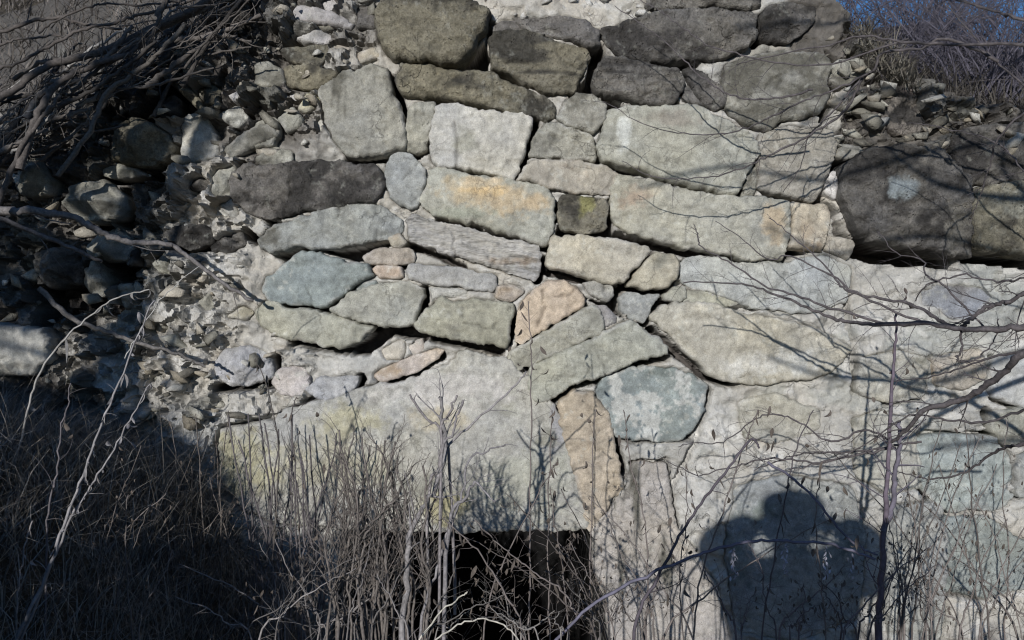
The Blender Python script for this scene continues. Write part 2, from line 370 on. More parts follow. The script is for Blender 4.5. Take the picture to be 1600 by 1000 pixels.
st('ol', .07, 9, F((10,560),(60,510),(180,550),(350,570),(450,610),(570,635),(500,700),(440,735),(340,730),(180,700),(90,680),(20,620)))
st('ol', .075, 8, F((755,630),(770,590),(880,500),(940,530),(1050,510),(1212,530),(1225,560),(1205,640),(1190,740),(1080,720),(900,690),(840,675),(780,660)), tint=(.30,.30,.235))
st('tn', .045, 6, F((510,310),(560,270),(740,270),(755,300),(750,335),(640,345),(530,340)), tint=(.36,.32,.26))
st('tn', .045, 7, F((555,370),(580,350),(690,355),(700,400),(660,415),(590,410)), tint=(.38,.31,.24))
st('bg', .055, 7, F((710,380),(730,345),(850,350),(1000,370),(1130,400),(1140,440),(1120,475),(1000,460),(830,435),(730,415)), tint=(.31,.31,.285))
st('st', .06, 6, R((638,345),(645,336),(700,350),(770,370),(840,385),(846,400),(838,440),(800,428),(730,408),(680,392),(642,378)), layers=1.6, patch=[(800,408,40,8,(.25,.19,.14))], rot=-.3)
st('tn', .04, 6, F((630,220),(680,200),(715,240),(690,265),(650,262)), tint=(.36,.33,.27))
st('pl', .03, 6, F((820,450),(1000,465),(1000,495),(930,500),(880,490),(830,510)))
st('tn', .04, 6, F((1140,450),(1212,440),(1270,470),(1200,525),(1130,500)), tint=(.36,.32,.26))
st('vi', .055, 9, R((335,570),(350,545),(395,540),(425,560),(428,590),(400,600),(360,602),(338,590)), tint=(.33,.325,.315))
st('bg', .05, 6, F((240,930),(300,880),(400,870),(490,870),(460,940),(370,985),(290,980)), tint=(.34,.34,.335))
st('wh', .03, 9, F((80,900),(120,830),(230,830),(260,900),(220,960),(120,960)), tint=(.50,.46,.42))
st('tn', .035, 5, F((565,870),(600,840),(720,790),(850,740),(900,745),(870,780),(760,850),(600,900)), tint=(.44,.39,.33))
st('tn', .035, 6, F((600,750),(700,690),(715,740),(690,790),(620,790)), tint=(.43,.40,.34))
st('tn', .03, 6, F((720,730),(790,690),(800,750),(750,780)), tint=(.42,.38,.33))
st('dk', .06, 8, E((770,200),(830,160),(960,150),(1015,190),(1010,240),(900,280),(830,240)))
st('dk', .055, 8, E((1000,260),(1080,200),(1150,190),(1165,240),(1100,290),(1010,280)))
st('pl', .06, 6, A((860,600),(880,560),(930,535),(980,555),(1020,640),(1045,740),(960,775),(880,780),(865,700)), label='pale slab standing in tree shadow')
st('do', .12, 14, A((570,590),(650,560),(760,600),(820,660),(850,700),(800,780),(720,800),(620,780),(540,760),(560,660)), dark=.3, label='large dark block jutting from the ruined edge')
st('gy', .06, 6, A((480,800),(560,780),(650,800),(700,830),(560,845),(490,832)))
st('gy', .11, 14, A((330,890),(400,865),(500,850),(560,900),(600,940),(600,1000),(570,1040),(480,1060),(400,1050),(350,1000)), dark=.5, ridg=.8)
st('gy', .09, 10, A((85,760),(160,740),(200,790),(240,850),(230,920),(150,935),(90,900)), dark=.2)
st('gy', .06, 9, R((355,235),(385,208),(425,192),(440,215),(400,235),(365,248)), dark=.3)
st('do', .07, 8, A((780,360),(860,350),(900,400),(990,540),(940,520),(860,430)))
st('do', .06, 9, A((930,430),(1000,400),(1060,440),(1050,500),(980,510)))
st('gy', .07, 5, A((860,150),(905,150),(910,240),(930,330),(870,350),(855,240)), label='narrow slab standing upright')
st('wh', .04, 8, A((1090,460),(1130,440),(1155,470),(1120,490)))
st('pl', .05, 6, A((1010,550),(1130,500),(1175,560),(1130,610),(1060,570)))
st('dk', .07, 8, A((750,500),(820,450),(850,480),(830,540),(770,570)))
st('dk', .05, 7, A((905,860),(960,840),(1000,870),(980,900),(910,900)))
st('gy', .05, 8, A((1030,800),(1110,790),(1130,830),(1100,930),(1050,950),(1010,920)))
st('pl', .04, 6, A((1020,980),(1080,960),(1110,930),(1130,1010),(1110,1030),(1020,1020)))
st('dk', .10, 12, E((160,290),(260,270),(380,290),(400,350),(390,430),(250,460),(180,400)))
st('gy', .10, 12, E((420,260),(460,210),(560,200),(640,250),(620,330),(520,330),(430,310)), dark=.2)
st('gy', .08, 8, E((400,360),(470,330),(500,400),(510,490),(440,490),(395,430)))
st('dk', .07, 8, E((600,310),(650,270),(690,290),(670,350),(610,350)))
st('gy', .07, 8, E((560,440),(620,430),(640,480),(600,560),(570,500)))
st('pl', .10, 14, E((-180,640),(0,620),(100,640),(200,650),(240,700),(230,800),(150,870),(0,870),(-180,860)), label='pale block low at the ruined end')
st('ol', .05, 8, E((720,340),(780,290),(820,330),(830,390),(760,380)))
st('gy', .04, 6, E((940,520),(990,480),(1015,540),(980,560)))
st('tn', .04, 6, E((1080,590),(1160,545),(1200,570),(1170,605)), tint=(.36,.33,.24))
st('gy', .04, 6, E((760,690),(830,670),(890,740),(830,742)))
st('wh', .06, 8, B((175,60),(200,30),(290,50),(350,60),(420,90),(470,120),(450,150),(300,120),(200,110)), tint=(.36,.35,.33))
st('wh', .05, 8, B((190,190),(300,150),(360,180),(340,210),(240,215)), tint=(.42,.41,.39))
st('wh', .04, 6, B((310,20),(370,0),(390,40),(350,65)))
st('do', .06, 8, B((120,240),(340,220),(350,265),(300,330),(160,300)))
st('do', .06, 8, B((140,330),(250,310),(410,360),(310,430),(160,420)), dark=.3)
st('gy', .05, 8, B((0,310),(60,300),(130,330),(150,410),(60,430),(0,400)), dark=.4)
st('wh', .035, 6, B((205,520),(250,450),(310,470),(290,510),(240,535)), tint=(.42,.40,.28))
st('wh', .03, 5, B((155,460),(190,445),(230,470),(200,490)))
st('gy', .05, 8, B((110,570),(180,510),(230,570),(220,610),(150,630)), dark=.4)
st('pl', .03, 5, B((290,590),(310,555),(330,600),(310,640)))
st('gy', .05, 8, B((0,590),(100,560),(120,640),(90,700),(0,710)), dark=.4)
st('gy', .05, 7, B((0,760),(90,700),(170,720),(180,780),(50,800)), dark=.6)
st('tn', .03, 6, B((480,260),(560,230),(590,270),(500,300)), tint=(.40,.36,.27))
st('tn', .03, 5, B((370,215),(450,215),(440,250),(350,250)), tint=(.36,.33,.27))

st('ol', .036, 9, R((1330,655),(1370,640),(1420,660),(1430,700),(1440,760),(1380,770),(1335,740)), tint=(.33,.32,.275))
st('bg', .034, 9, R((1545,560),(1600,548),(1680,550),(1680,640),(1600,640),(1550,620)), tint=(.34,.345,.33))
st('ol', .034, 9, R((1340,560),(1400,545),(1450,565),(1440,620),(1380,630),(1335,610)), tint=(.35,.34,.29))
st('tn', .034, 8, R((1455,560),(1530,545),(1540,590),(1500,610),(1460,600)), tint=(.37,.335,.27))
st('bl', .034, 10, R((1150,760),(1230,740),(1330,760),(1350,840),(1340,960),(1240,1000),(1150,980),(1130,860)), tint=(.25,.265,.25))
st('bg', .034, 9, R((1385,790),(1470,780),(1480,880),(1465,1000),(1390,1000),(1375,880)), tint=(.30,.305,.28))
# deep dark gaps between stones: lines (width px, depth m, points) and areas
GAPL = [
 (7,.12,B((850,478),(1050,505),(1180,535))), (9,.13,C_((375,235),(405,240),(395,330),(365,420),(300,445))), (6,.1,C_((-100,355),(0,370),(60,400))),
 (7,.12,C_((395,470),(530,530),(640,508),(760,500))), (8,.12,C_((105,575),(90,640),(50,740),(15,860))), (7,.12,B((910,800),(1000,835),(1170,855))),
 (6,.1,B((440,757),(650,748))), (6,.1,B((750,740),(810,700))), (7,.12,B((645,390),(700,560),(712,700))),
 (6,.12,C_((410,765),(600,820),(740,880),(930,920),(1040,938),(1100,870))), (7,.12,D_((-20,900),(100,945),(190,970),(260,890))),
 (9,.14,D_((285,800),(350,775))), (6,.12,D_((240,950),(310,1010),(340,1110),(375,1140))), (6,.1,G((455,60),(452,200))), (6,.1,G((452,200),(230,190))),
 (6,.1,G((500,210),(650,245),(850,285),(1212,345))), (6,.1,G((180,375),(350,418))), (6,.12,G((655,280),(530,440),(620,470),(730,460),(790,350))),
 (7,.12,G((700,490),(620,625))), (5,.1,G((720,517),(800,518))), (6,.12,G((660,660),(800,770),(920,872),(1050,905))),
 (7,.12,G((740,745),(720,775),(600,805),(400,885),(290,912),(190,985))), (5,.1,G((335,545),(150,640),(50,717))), (6,.1,G((430,685),(330,712),(160,785),(70,830))),
 (6,.12,G((215,70),(200,130),(160,170))), (4,.08,F((870,135),(1100,190),(1250,235),(1380,265))), (6,.12,G((150,325),(120,415))),
 (4,.1,F((725,250),(850,290),(980,350))), (5,.1,F((540,345),(720,347))), (6,.1,F((80,522),(330,557),(480,462))), (5,.1,F((805,460),(800,510),(755,620))),
 (8,.13,F((560,640),(650,652),(790,680))), (5,.1,F((180,705),(340,738),(430,755))), (8,.13,F((840,682),(1000,712),(1150,752))), (6,.12,F((1222,600),(1195,700))),
 (7,.12,K_((372,140),(405,260),(430,350))), (4,.09,K_((765,30),(735,140),(685,210),(430,216))), (6,.1,B((1010,300),(1100,265))), (5,.1,B((-100,850),(-60,790))),
 (5,.1,R((335,607),(428,600),(432,560))), (6,.1,F((470,960),(500,880))), (4,.08,F((600,903),(760,855),(880,775))), (5,.08,R((480,628),(520,622),(560,600))),
 (6,.12,C_((1150,690),(1165,750),(1120,810))), (5,.1,C_((1165,100),(1155,200))), (6,.1,C_((690,305),(860,297))), (6,.1,D_((1010,530),(1050,560))),
 (6,.12,A((490,842),(640,850),(800,800),(850,720))), (7,.14,A((560,1050),(610,980),(600,920))), (6,.12,A((380,1060),(500,1068))), (6,.12,E((1170,200),(1210,230))),
 (6,.12,E((830,250),(900,285),(1010,245))), (6,.1,A((1130,610),(1180,560))), (6,.12,L_((850,110),(880,180),(890,220))), (6,.12,L_((955,430),(1010,435))),
 (5,.1,L_((590,390),(640,480))), (4,.08,R((1225,390),(1218,412),(1150,404))), (4,.08,R((1010,470),(1060,465))), (6,.12,D_((270,340),(300,300))), (6,.1,D_((270,390),(320,420))),
]
GAPL += [(3,.05,R((872,640),(886,700),(904,770),(918,826))), (3,.05,L_((555,210),(640,195),(760,197),(890,200),(935,280),(955,380))), (3,.05,L_((600,380),(645,475),(700,503),(900,485),(962,432))),
 (3,.05,L_((636,520),(598,640),(650,805),(850,835))), (3,.04,R((1105,600),(1090,680),(1050,760))),
 (3,.04,R((1450,560),(1440,620),(1380,632))), (3,.05,R((1545,560),(1550,622),(1600,642))), (3,.04,R((1328,420),(1322,470),(1335,545),(1335,612))), (3,.04,R((1060,442),(1100,480),(1180,482))),
 (3,.04,R((1478,780),(1482,880),(1466,1000))), (3,.035,R((345,745),(340,700),(350,668),(430,652),(520,618))), (3,.04,K_((470,310),(600,298),(612,400),(642,560)))]
GAPA = [
 (.16,B((1108,110),(1200,140),(1100,185),(1010,285),(965,328),(1095,348),(1100,260),(1090,190))),
 (.30,H((405,228),(480,225),(600,255),(700,265),(893,305),(889,372),(760,345),(640,350),(540,335),(480,333),(388,305))),
 (.30,H((915,282),(1300,312),(1300,372),(915,330))), (.14,H((62,265),(150,262),(182,290),(60,322),(20,345))),
 (.13,G((480,440),(535,450),(505,500),(510,560),(552,602),(490,580),(380,520),(345,505),(450,520),(485,490))),
 (.12,F((20,105),(130,148),(62,165))), (.14,F((90,300),(250,258),(380,277),(500,262),(622,227),(640,250),(520,290),(500,332),(440,320),(300,275),(220,282),(150,335))),
 (.18,F((570,637),(650,652),(640,690),(530,770),(460,780),(440,742),(510,700))), (.14,D_((215,520),(285,500),(270,560),(240,595))), (.14,D_((270,250),(300,270),(310,310),(280,310))),
 (.12,B((960,330),(1100,300),(1100,345),(1000,345))), (.14,D_((1330,0),(1331,0),(1331,1))),
 (.22,A((700,150),(850,120),(1080,150),(1060,190),(980,250),(850,240),(700,300))), (.18,A((600,560),(700,470),(780,380),(860,440),(930,530),(850,560),(740,590))),
 (.18,E((390,440),(520,500),(560,560),(480,600),(380,560),(150,640),(120,450))), (.16,E((500,330),(620,340),(640,400),(560,430),(500,400))),
]
OPEN = [(540,821),(640,829),(919,827),(932,870),(948,1000),(956,1130),(958,1360),(520,1360),(520,1000),(536,900)]
TOP = [(-1600,640),(-700,420),(-300,330),(0,205),(150,130),(300,62),(450,-30),(600,-40),(760,-25),(1000,-28),(1050,-45),(1290,-30),(1335,60),(1400,118),(1480,150),(1600,180),(1900,230),(2500,300),(3300,500)]
TX = [t[0] for t in TOP]; TY = [t[1] for t in TOP]

def noisy_outline(poly, seed, step=3.0, amp=2.0):
    """densify, round off and roughen a traced outline"""
    p = np.asarray(poly, float)
    for k_ in (.07,):
        q = np.roll(p, -1, 0)
        p = np.stack([p * (1 - k_) + q * k_, p * k_ + q * (1 - k_)], 1).reshape(-1, 2)
    q = np.roll(p, -1, 0)
    if np.sum(p[:, 0] * q[:, 1] - q[:, 0] * p[:, 1]) < 0: p = p[::-1]; q = np.roll(p, -1, 0)
    out = []
    for a, b in zip(p, q):
        n = max(1, int(round(np.hypot(*(b - a)) / step)))
        for i in range(n): out.append(a + (b - a) * i / n)
    p = np.array(out)
    t = np.roll(p, -1, 0) - np.roll(p, 1, 0)
    nrm = np.stack([t[:, 1], -t[:, 0]], 1) / (np.hypot(t[:, 0], t[:, 1])[:, None] + 1e-6)
    d = fbm(p[:, 0] / 24, p[:, 1] / 24, seed, 4, 0.72) * amp * 2.4
    d = d - 1.6 * sstep(.12, .18, fbm(p[:, 0] / 15, p[:, 1] / 15, seed + 2, 2)) * min(1, amp)
    p = p + nrm * (d[:, None] + 1.6)
    keep = [0]
    for i in range(1, len(p)):
        if np.hypot(*(p[i] - p[keep[-1]])) > step * 0.6: keep.append(i)
    if len(keep) > 3 and np.hypot(*(p[keep[-1]] - p[0])) < step * 0.6: keep.pop()
    return p[keep]

def stone_arrays(kind, T, r, poly, o, seed, step=2.7):
    base, dark, share, m = KIND[kind]
    rg = np.random.default_rng(seed)
    area = abs(sum(a[0] * b[1] - b[0] * a[1] for a, b in zip(poly, poly[1:] + poly[:1]))) / 2
    size = math.sqrt(area)
    ol = noisy_outline(poly, seed, step, min(2.4, size * 0.026))
    x0, y0 = ol.min(0); x1, y1 = ol.max(0)
    gx, gy = np.meshgrid(np.arange(x0, x1, step), np.arange(y0, y1, step))
    g = np.stack([gx.ravel(), gy.ravel()], 1)
    g[:, 0] += np.where((np.round((g[:, 1] - y0) / step) % 2) > 0, step * 0.5, 0)
    g += rg.uniform(-.25, .25, g.shape) * step
    d, ins = poly_dist(g, ol)
    g = g[ins & (d > step * 0.55)]
    allp = np.concatenate([ol, g])
    n0 = len(ol)
    vs, es, fs, ov, oe, of = delaunay_2d_cdt([Vector(p) for p in allp], [(i, (i + 1) % n0) for i in range(n0)], [], 1, 1e-5)
    v = np.array([(q.x, q.y) for q in vs]); f = np.array([list(q) for q in fs if len(q) == 3], int)
    d, _ = poly_dist(v, ol)
    x, y = v[:, 0], v[:, 1]
    left_ = 1.0 if poly[0][0] < 345 else 0.0
    rr = np.minimum(np.maximum(1.3, r * (.30 - .08 * left_) * (1 + 1.8 * fbm(x / 30, y / 30, seed + 3, 3))), size * 0.3)
    t = np.clip(d / np.maximum(rr, 1), 0, 1)
    prof = (.66 + .34 * np.sqrt(np.clip(1 - (1 - t) ** 1.7, 0, 1))) * (.96 + .04 * np.clip(d / (size * .22), 0, 1) ** .7)
    T = T * (.66 if T < .1 else .9)
    cx, cy = (x0 + x1) / 2, (y0 + y1) / 2
    tl = rg.uniform(-.16, .16, 2) * min(T, .05) / (size * 0.5)
    # facets: low planes cut across the face
    face = np.full(len(v), 1.0)
    for _ in range(6):
        a = rg.uniform(0, 6.283); nx, ny = math.cos(a), math.sin(a)
        off = size * rg.uniform(.16, .5); sl_ = rg.uniform(.15, .7) * (1 + 4 * left_)
        if left_: off *= .35
        face = np.minimum(face, 1.0 - sl_ * np.maximum(0, (x - cx) * nx + (y - cy) * ny - off) / size)
    rot = o.get('rot', rg.uniform(-.12, .05)); ca, sa = math.cos(rot), math.sin(rot)
    u = x * ca - y * sa; w = x * sa + y * ca
    rough = {'dk': 1.6, 'do': 1.4, 'st': 1.1, 'gy': 1.0}.get(kind, .72) * (1 + .5 * left_)
    nz = 0.007 * fbm(x / 45, y / 45, seed + 5, 5, 0.55) * rough * (1 - .6 * left_)
    nz += 0.0028 * rough * fbm(x / 8, y / 8, seed + 6, 3, 0.65)
    # chipped ledges
    led = fbm(x / 30, y / 22, seed + 8, 3)
    nz -= 0.006 * rough * sstep(0.14, 0.17, led) * sstep(0, 12, 34 - d)
    led2 = fbm(x / 16, y / 13, seed + 15, 3)
    nz -= 0.0035 * rough * sstep(0.2, 0.24, led2)
    nz -= 0.0045 * rough * np.exp(-(fbm(x / 34, y / 30, seed + 16, 4, .6) / .035) ** 2) * sstep(-.1, .25, fbm(x / 60, y / 60, seed + 17, 2))
    if o.get('ridg'): nz -= 0.010 * o['ridg'] * np.abs(fbm(x / 22, y / 38, seed + 9, 4))
    lay = o.get('layers', 0)
    if lay:
        l = fbm(u / 90, w / 5.5, seed + 10, 3, .6)
        m_ = np.clip((y - cy) / (y1 - y0) * 2 + .6, 0, 1) if lay <= 1 else 1.0
        nz += 0.007 * lay * l * m_
    cr = np.zeros(len(v))
    if size > 55 and rg.random() < 0.7:    # hairline crack
        cn = fbm(x / 60, y / 60, seed + 12, 4, .55) * size * .25
        a = rg.uniform(0, 3.14); off = rg.uniform(-.2, .2) * size
        ln = np.abs((x - cx) * math.cos(a) + (y - cy) * math.sin(a) - off + cn)
        msk = sstep(0.0, 0.25, fbm(x / 50, y / 50, seed + 13, 2))
        cr = np.maximum(cr, np.exp(-(ln / 1.6) ** 2) * msk * .8)
    for c in o.get('crack', []):
        ln = line_dist(v + np.stack([fbm(x / 10, y / 10, seed + 21, 3), fbm(x / 10, y / 10, seed + 22, 3)], 1) * 3, c)
        cr = np.maximum(cr, np.exp(-(ln / 1.9) ** 2))
    h = T * prof - min(T, .05 + .04 * left_) * np.minimum(1 - face, .7) + (nz + tl[0] * (x - cx) + tl[1] * (y - cy)) * np.clip(t * 1.4, 0, 1) - cr * 0.007
    verts = np.stack([(x - 800) * K, -h, CZ + (500 - y) * K], 1)
    # colours (true surface colour: stains, weathering, lichen)
    base = np.array(o.get('tint', base)); dark = np.array(dark)
    base = base * (1 + rg.uniform(-.07, .05)) * (1 + rg.uniform(-.008, .008, 3)) * np.array([.99, .985, 1.04])
    col = np.repeat(base[None], len(v), 0)
    hue = fbm(x / 70, y / 70, seed + 30, 4)[:, None]
    col = col * (1 + hue * np.array([0.09, 0.06, -0.02]))
    sh = o.get('dark', share)
    if o.get('vert'): dn = fbm(x / 22, y / 110, seed + 31, 5, .6)
    elif lay: dn = fbm(u / 90, w / 14, seed + 31, 5, .6)
    else: dn = fbm(x / 60, y / 45, seed + 31, 5, .62)
    if o.get('topdark'): dn = dn + 0.9 * (cy - y) / (y1 - y0) - 0.05
    thr = 0.62 - sh * 1.1
    dm = sstep(thr - .22, thr + .25, dn)[:, None]
    col = col * (1 - dm) + dark * dm
    fine = fbm(x / 12, y / 12, seed + 33, 3, .7)[:, None]
    col = col * (1 + 0.20 * fine)
    strk = fbm(u / 80, w / 11, seed + 35, 4, .6)[:, None]
    if not o.get('vert'): col = col * (1 + 0.16 * strk)
    lich = (sstep(.32, .42, fbm(x / 9, y / 9, seed + 36, 3, .6)) * sstep(-.1, .3, fbm(x / 60, y / 60, seed + 37, 2)) * .4)[:, None]
    col = col * (1 - lich) + np.array((.30, .30, .27) if kind in ('dk', 'do') else (.47, .47, .43)) * lich
    # pale lime smears along the joint
    lime = (sstep(7, 0, d) * sstep(0.0, 0.4, fbm(x / 25, y / 25, seed + 34, 3)) * (0.15 if kind in ('dk', 'do') else 0.5))[:, None]
    col = col * (1 - lime) + np.array((.46, .45, .43)) * lime
    for (px, py, rx, ry, c) in o.get('patch', []):
        q = ((x - px) / rx) ** 2 + ((y - py) / ry) ** 2
        q = q + 1.5 * fbm(x / 20, y / 20, seed + int(px), 5, .72)
        a = (sstep(1.3, 0.0, q) * .82)[:, None]
        col = col * (1 - a) + np.array(c) * (1 + .15 * fine) * a
    if 'blot' in o:
        a = (sstep(0.02, 0.12, fbm(x / 26, y / 26, seed + 40, 5, .7) + 0.02) * .9)[:, None]
        col = col * (1 - a) + np.array(o['blot']) * (1 + .12 * fine) * a
    if kind == 'st':
        a = sstep(0, .5, fbm(u / 120, w / 5, seed + 41, 3))[:, None] * .32
        col = col * (1 - a) + np.array((.20, .19, .16)) * a
    col = col * (1 - cr[:, None] * .5)
    # skirt running back into the wall
    idx = []
    vk = {(round(p[0], 2), round(p[1], 2)): i for i, p in enumerate(v)}
    loop = [vk.get((round(p[0], 2), round(p[1], 2))) for p in ol]
    loop = [i for i in loop if i is not None]
    nl = len(loop)
    lp = verts[loop]; c3 = lp.mean(0)
    r1 = lp.copy(); r1[:, 1] = 0.035
    r2 = lp.copy(); r2[:, 1] = 0.10; r2[:, [0, 2]] = c3[[0, 2]] + (lp[:, [0, 2]] - c3[[0, 2]]) * 0.93
    nv = len(verts)
    V = np.concatenate([verts, r1, r2]); CC = np.concatenate([col, col[loop], col[loop] * 0.9])
    qs = []
    for a_, b_ in ((loop, list(range(nv, nv + nl))), (list(range(nv, nv + nl)), list(range(nv + nl, nv + 2 * nl)))):
        for i in range(nl):
            j = (i + 1) % nl
            qs.append((a_[i], a_[j], b_[j], b_[i]))
    # orient triangles towards the camera (-y)
    e1 = verts[f[:, 1]] - verts[f[:, 0]]; e2 = verts[f[:, 2]] - verts[f[:, 0]]
    ny_ = np.cross(e1, e2)[:, 1]
    f[ny_ > 0] = f[ny_ > 0][:, ::-1]
    return V, f, np.array(qs, int), CC, m, area

wall = empty('stone_wall', (0, 0, 0), label='old rubble stone wall with pale mortar and a dark square opening at its foot', category='stone wall')
items = []
for i, (kind, T, r, pts, o) in enumerate(S):
    items.append((stone_arrays(kind, T, r, list(pts), o, 100 + i * 13), kind, o))
items.sort(key=lambda q: -q[0][5])
keep = items[:96]
for (V, f, q, c, m, a), kind, o in keep:
    ob = obj(o.get('name', 'stone'), mesh_np('stone', V, [f, q], c, smooth=False), m, wall)
    lb = o.get('label', LAB.get(kind))
    if lb: ob['label'] = lb

# ------------------------------------------------------------------ mortar face with embedded rubble
def voro(x, y, cell, seed, asp=0.7):
    """nearest jittered point: distance (aspect-corrected, rotated per cell) and a random number of the cell"""
    ix = np.floor(x / cell); iy = np.floor(y / (cell * asp))
    hgt = np.ones(x.shape); best = np.full(x.shape, 1e9); idr = np.zeros(x.shape); id2 = np.zeros(x.shape)
    for dx in (-1, 0, 1):
        for dy in (-1, 0, 1):
            cx = ix + dx; cy = iy + dy
            jx = (cx + .5 + (hash2(cx, cy, seed) - .5) * .8) * cell
            jy = (cy + .5 + (hash2(cx, cy, seed + 1) - .5) * .8) * cell * asp
            an = (hash2(cx, cy, seed + 2) - .5) * 2.4 - .2
            ar = 0.55 + 0.45 * hash2(cx, cy, seed + 3)
            X = (x - jx) * np.cos(an) - (y - jy) * np.sin(an); Y = ((x - jx) * np.sin(an) + (y - jy) * np.cos(an)) / ar
            dd = np.zeros(x.shape)
            for k_ in range(5):
                th = k_ * 1.2566 + (hash2(cx, cy, seed + 10 + k_) - .5) * .9
                dd = np.maximum(dd, (X * np.cos(th) + Y * np.sin(th)) / (.75 + .5 * hash2(cx, cy, seed + 20 + k_)))
            dd = dd / cell + .035 * fbm(x / 7, y / 7, seed + 6, 2)
            tlt = ((hash2(cx, cy, seed + 7) - .5) * X + (hash2(cx, cy, seed + 8) - .5) * Y) / cell
            hgt = np.where(dd < best, 1 + 2.6 * tlt, hgt)
            b = dd < best
            best = np.where(b, dd, best); idr = np.where(b, hash2(cx, cy, seed + 4), idr); id2 = np.where(b, hash2(cx, cy, seed + 5), id2)
    return best, idr, id2, np.clip(hgt, .1, 2.0)

def region_rubble(x, y):
    left = sstep(520, 380, x + 0.15 * y) * sstep(760, 660, y)
    tl_ = sstep(640, 540, x) * sstep(260, 180, y)
    tr = sstep(1290, 1330, x) * sstep(250, 200, y)
    ll = sstep(560, 480, x) * sstep(520, 560, y)
    return np.clip(np.maximum.reduce([left, tl_, tr * .9, ll * .5, np.full(x.shape, .16)]), 0, 1)

def wall_depth(x, y):
    """y offset (towards the camera is negative) of the mortar face before gaps"""
    wx = x + 14 * fbm(x / 40, y / 40, 501, 5, .7); wy = y + 14 * fbm(x / 40, y / 40, 502, 5, .7)
    rub = region_rubble(x, y)
    h = .006 + 0.018 * fbm(x / 90, y / 90, 510, 5, .55) + 0.006 * fbm(x / 16, y / 16, 511, 4, .62)
    h -= (0.006 + .034 * rub) * np.abs(fbm(x / 42 + .3 * y / 42, y / 42, 512, 4, .55)) * 2
    pls = fbm(x / 34, y / 26, 513, 3)     # ledges where the render has flaked off
    h += (.006 + .026 * rub) * sstep(.02, .06, pls) + (.004 + .022 * rub) * sstep(-.3, -.27, pls)
    b1, i1, j1, t1 = voro(wx, wy, 62, 520)
    on = i1 < -.02 + .34 * rub
    rad = .34 + .16 * j1
    bump = np.where(on, np.clip((rad - b1) / rad * 5, 0, 1) ** .6, 0) * t1 * (0.010 + .045 * rub * (0.4 + j1))
    b2, i2, j2, t2 = voro(wx + 300, wy, 24, 540)
    on2 = (i2 < -.1 + .2 * rub)
    bump2 = np.where(on2, np.clip((.3 + .16 * j2 - b2) / .08, 0, 1) ** .6, 0) * t2 * (.005 + .016 * rub)
    hh = h + np.maximum(bump, bump2)
    stone_id = np.where(bump > bump2, np.where(bump > 0, i1 * 7.13 + j1, -1), np.where(bump2 > 0, i2 * 5.77 + j2 + 3, -1))
    rec = 0.16 * sstep(420, 0, x) + .10 * sstep(1330, 1600, x) * sstep(420, 100, y) * 0   # ruined end steps back
    return -hh + rec * 0.6, stone_id, rub

xs = np.concatenate([np.arange(-1500, -30, 24), np.arange(-30, 1632, 2.8), np.arange(1640, 3200, 24)])
ys_in = np.arange(-60, 1030, 2.8)
ys = np.concatenate([ys_in, np.arange(1032, 1400, 14)])
nback = 44
gx, gy = np.meshgrid(xs, ys)                       # rows go down the picture
x, y = gx.ravel(), gy.ravel()
topy = np.interp(x, TX, TY) + 10 * fbm(x / 40, x * 0, 560, 4)
# rows above the wall top are squeezed onto the top edge; extra rows then run back over the top
yy = np.maximum(y, topy)
dep, sid, rub = wall_depth(x, yy)
pts = np.stack([x, yy], 1)
inframe = (x > -40) & (x < 1640)
gap = np.zeros(len(x))
sub = np.where(inframe)[0]
wpx = pts[sub] + np.stack([fbm(pts[sub, 0] / 12, pts[sub, 1] / 12, 570, 3), fbm(pts[sub, 0] / 12, pts[sub, 1] / 12, 571, 3)], 1) * 3.0
for (wd, dp, ln) in GAPL:
    ln = np.asarray(ln); lo = ln.min(0) - 24; hi = ln.max(0) + 24
    s_ = np.where((wpx[:, 0] > lo[0]) & (wpx[:, 0] < hi[0]) & (wpx[:, 1] > lo[1]) & (wpx[:, 1] < hi[1]))[0]
    if len(s_): 
        dd = line_dist(wpx[s_], ln)
        gap[sub[s_]] = np.maximum(gap[sub[s_]], dp * 1.25 * sstep(wd * .9 + 4, wd * .9, dd))
for dp, pl in GAPA:
    pl = np.asarray(pl, float); lo = pl.min(0) - 20; hi = pl.max(0) + 20
    s_ = np.where((wpx[:, 0] > lo[0]) & (wpx[:, 0] < hi[0]) & (wpx[:, 1] > lo[1]) & (wpx[:, 1] < hi[1]))[0]
    if len(s_):
        dd, ins = poly_dist(wpx[s_], pl)
        sd = np.where(ins, dd, -dd)
        gap[sub[s_]] = np.maximum(gap[sub[s_]], dp * sstep(-2, 2.5, sd))
bedded = np.zeros(len(x))            # the mortar sits back where a stone is bedded in it
for i, (kind, T, r, pl, o) in enumerate(S):
    pl = noisy_outline(list(pl), 100 + i * 13, 6.0, 1.5); lo = pl.min(0) - 8; hi = pl.max(0) + 8
    s_ = np.where((pts[sub, 0] > lo[0]) & (pts[sub, 0] < hi[0]) & (pts[sub, 1] > lo[1]) & (pts[sub, 1] < hi[1]))[0]
    if len(s_):
        dd, ins = poly_dist(pts[sub[s_]], pl)
        sd = np.where(ins, dd, -dd)
        bedded[sub[s_]] = np.maximum(bedded[sub[s_]], sstep(-3.5 if T > .03 else 0, 3.5, sd) * (1 if T > .025 else .6))
dep = dep * (1 - bedded) + np.maximum(dep, .018) * bedded
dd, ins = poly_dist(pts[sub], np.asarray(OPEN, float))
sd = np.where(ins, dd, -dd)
opn = sstep(-1.4, 1.4, sd); shade_rim = sstep(-4.5, -1.5, sd)
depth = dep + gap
depth[sub] = depth[sub] * (1 - opn) + 1.30 * opn
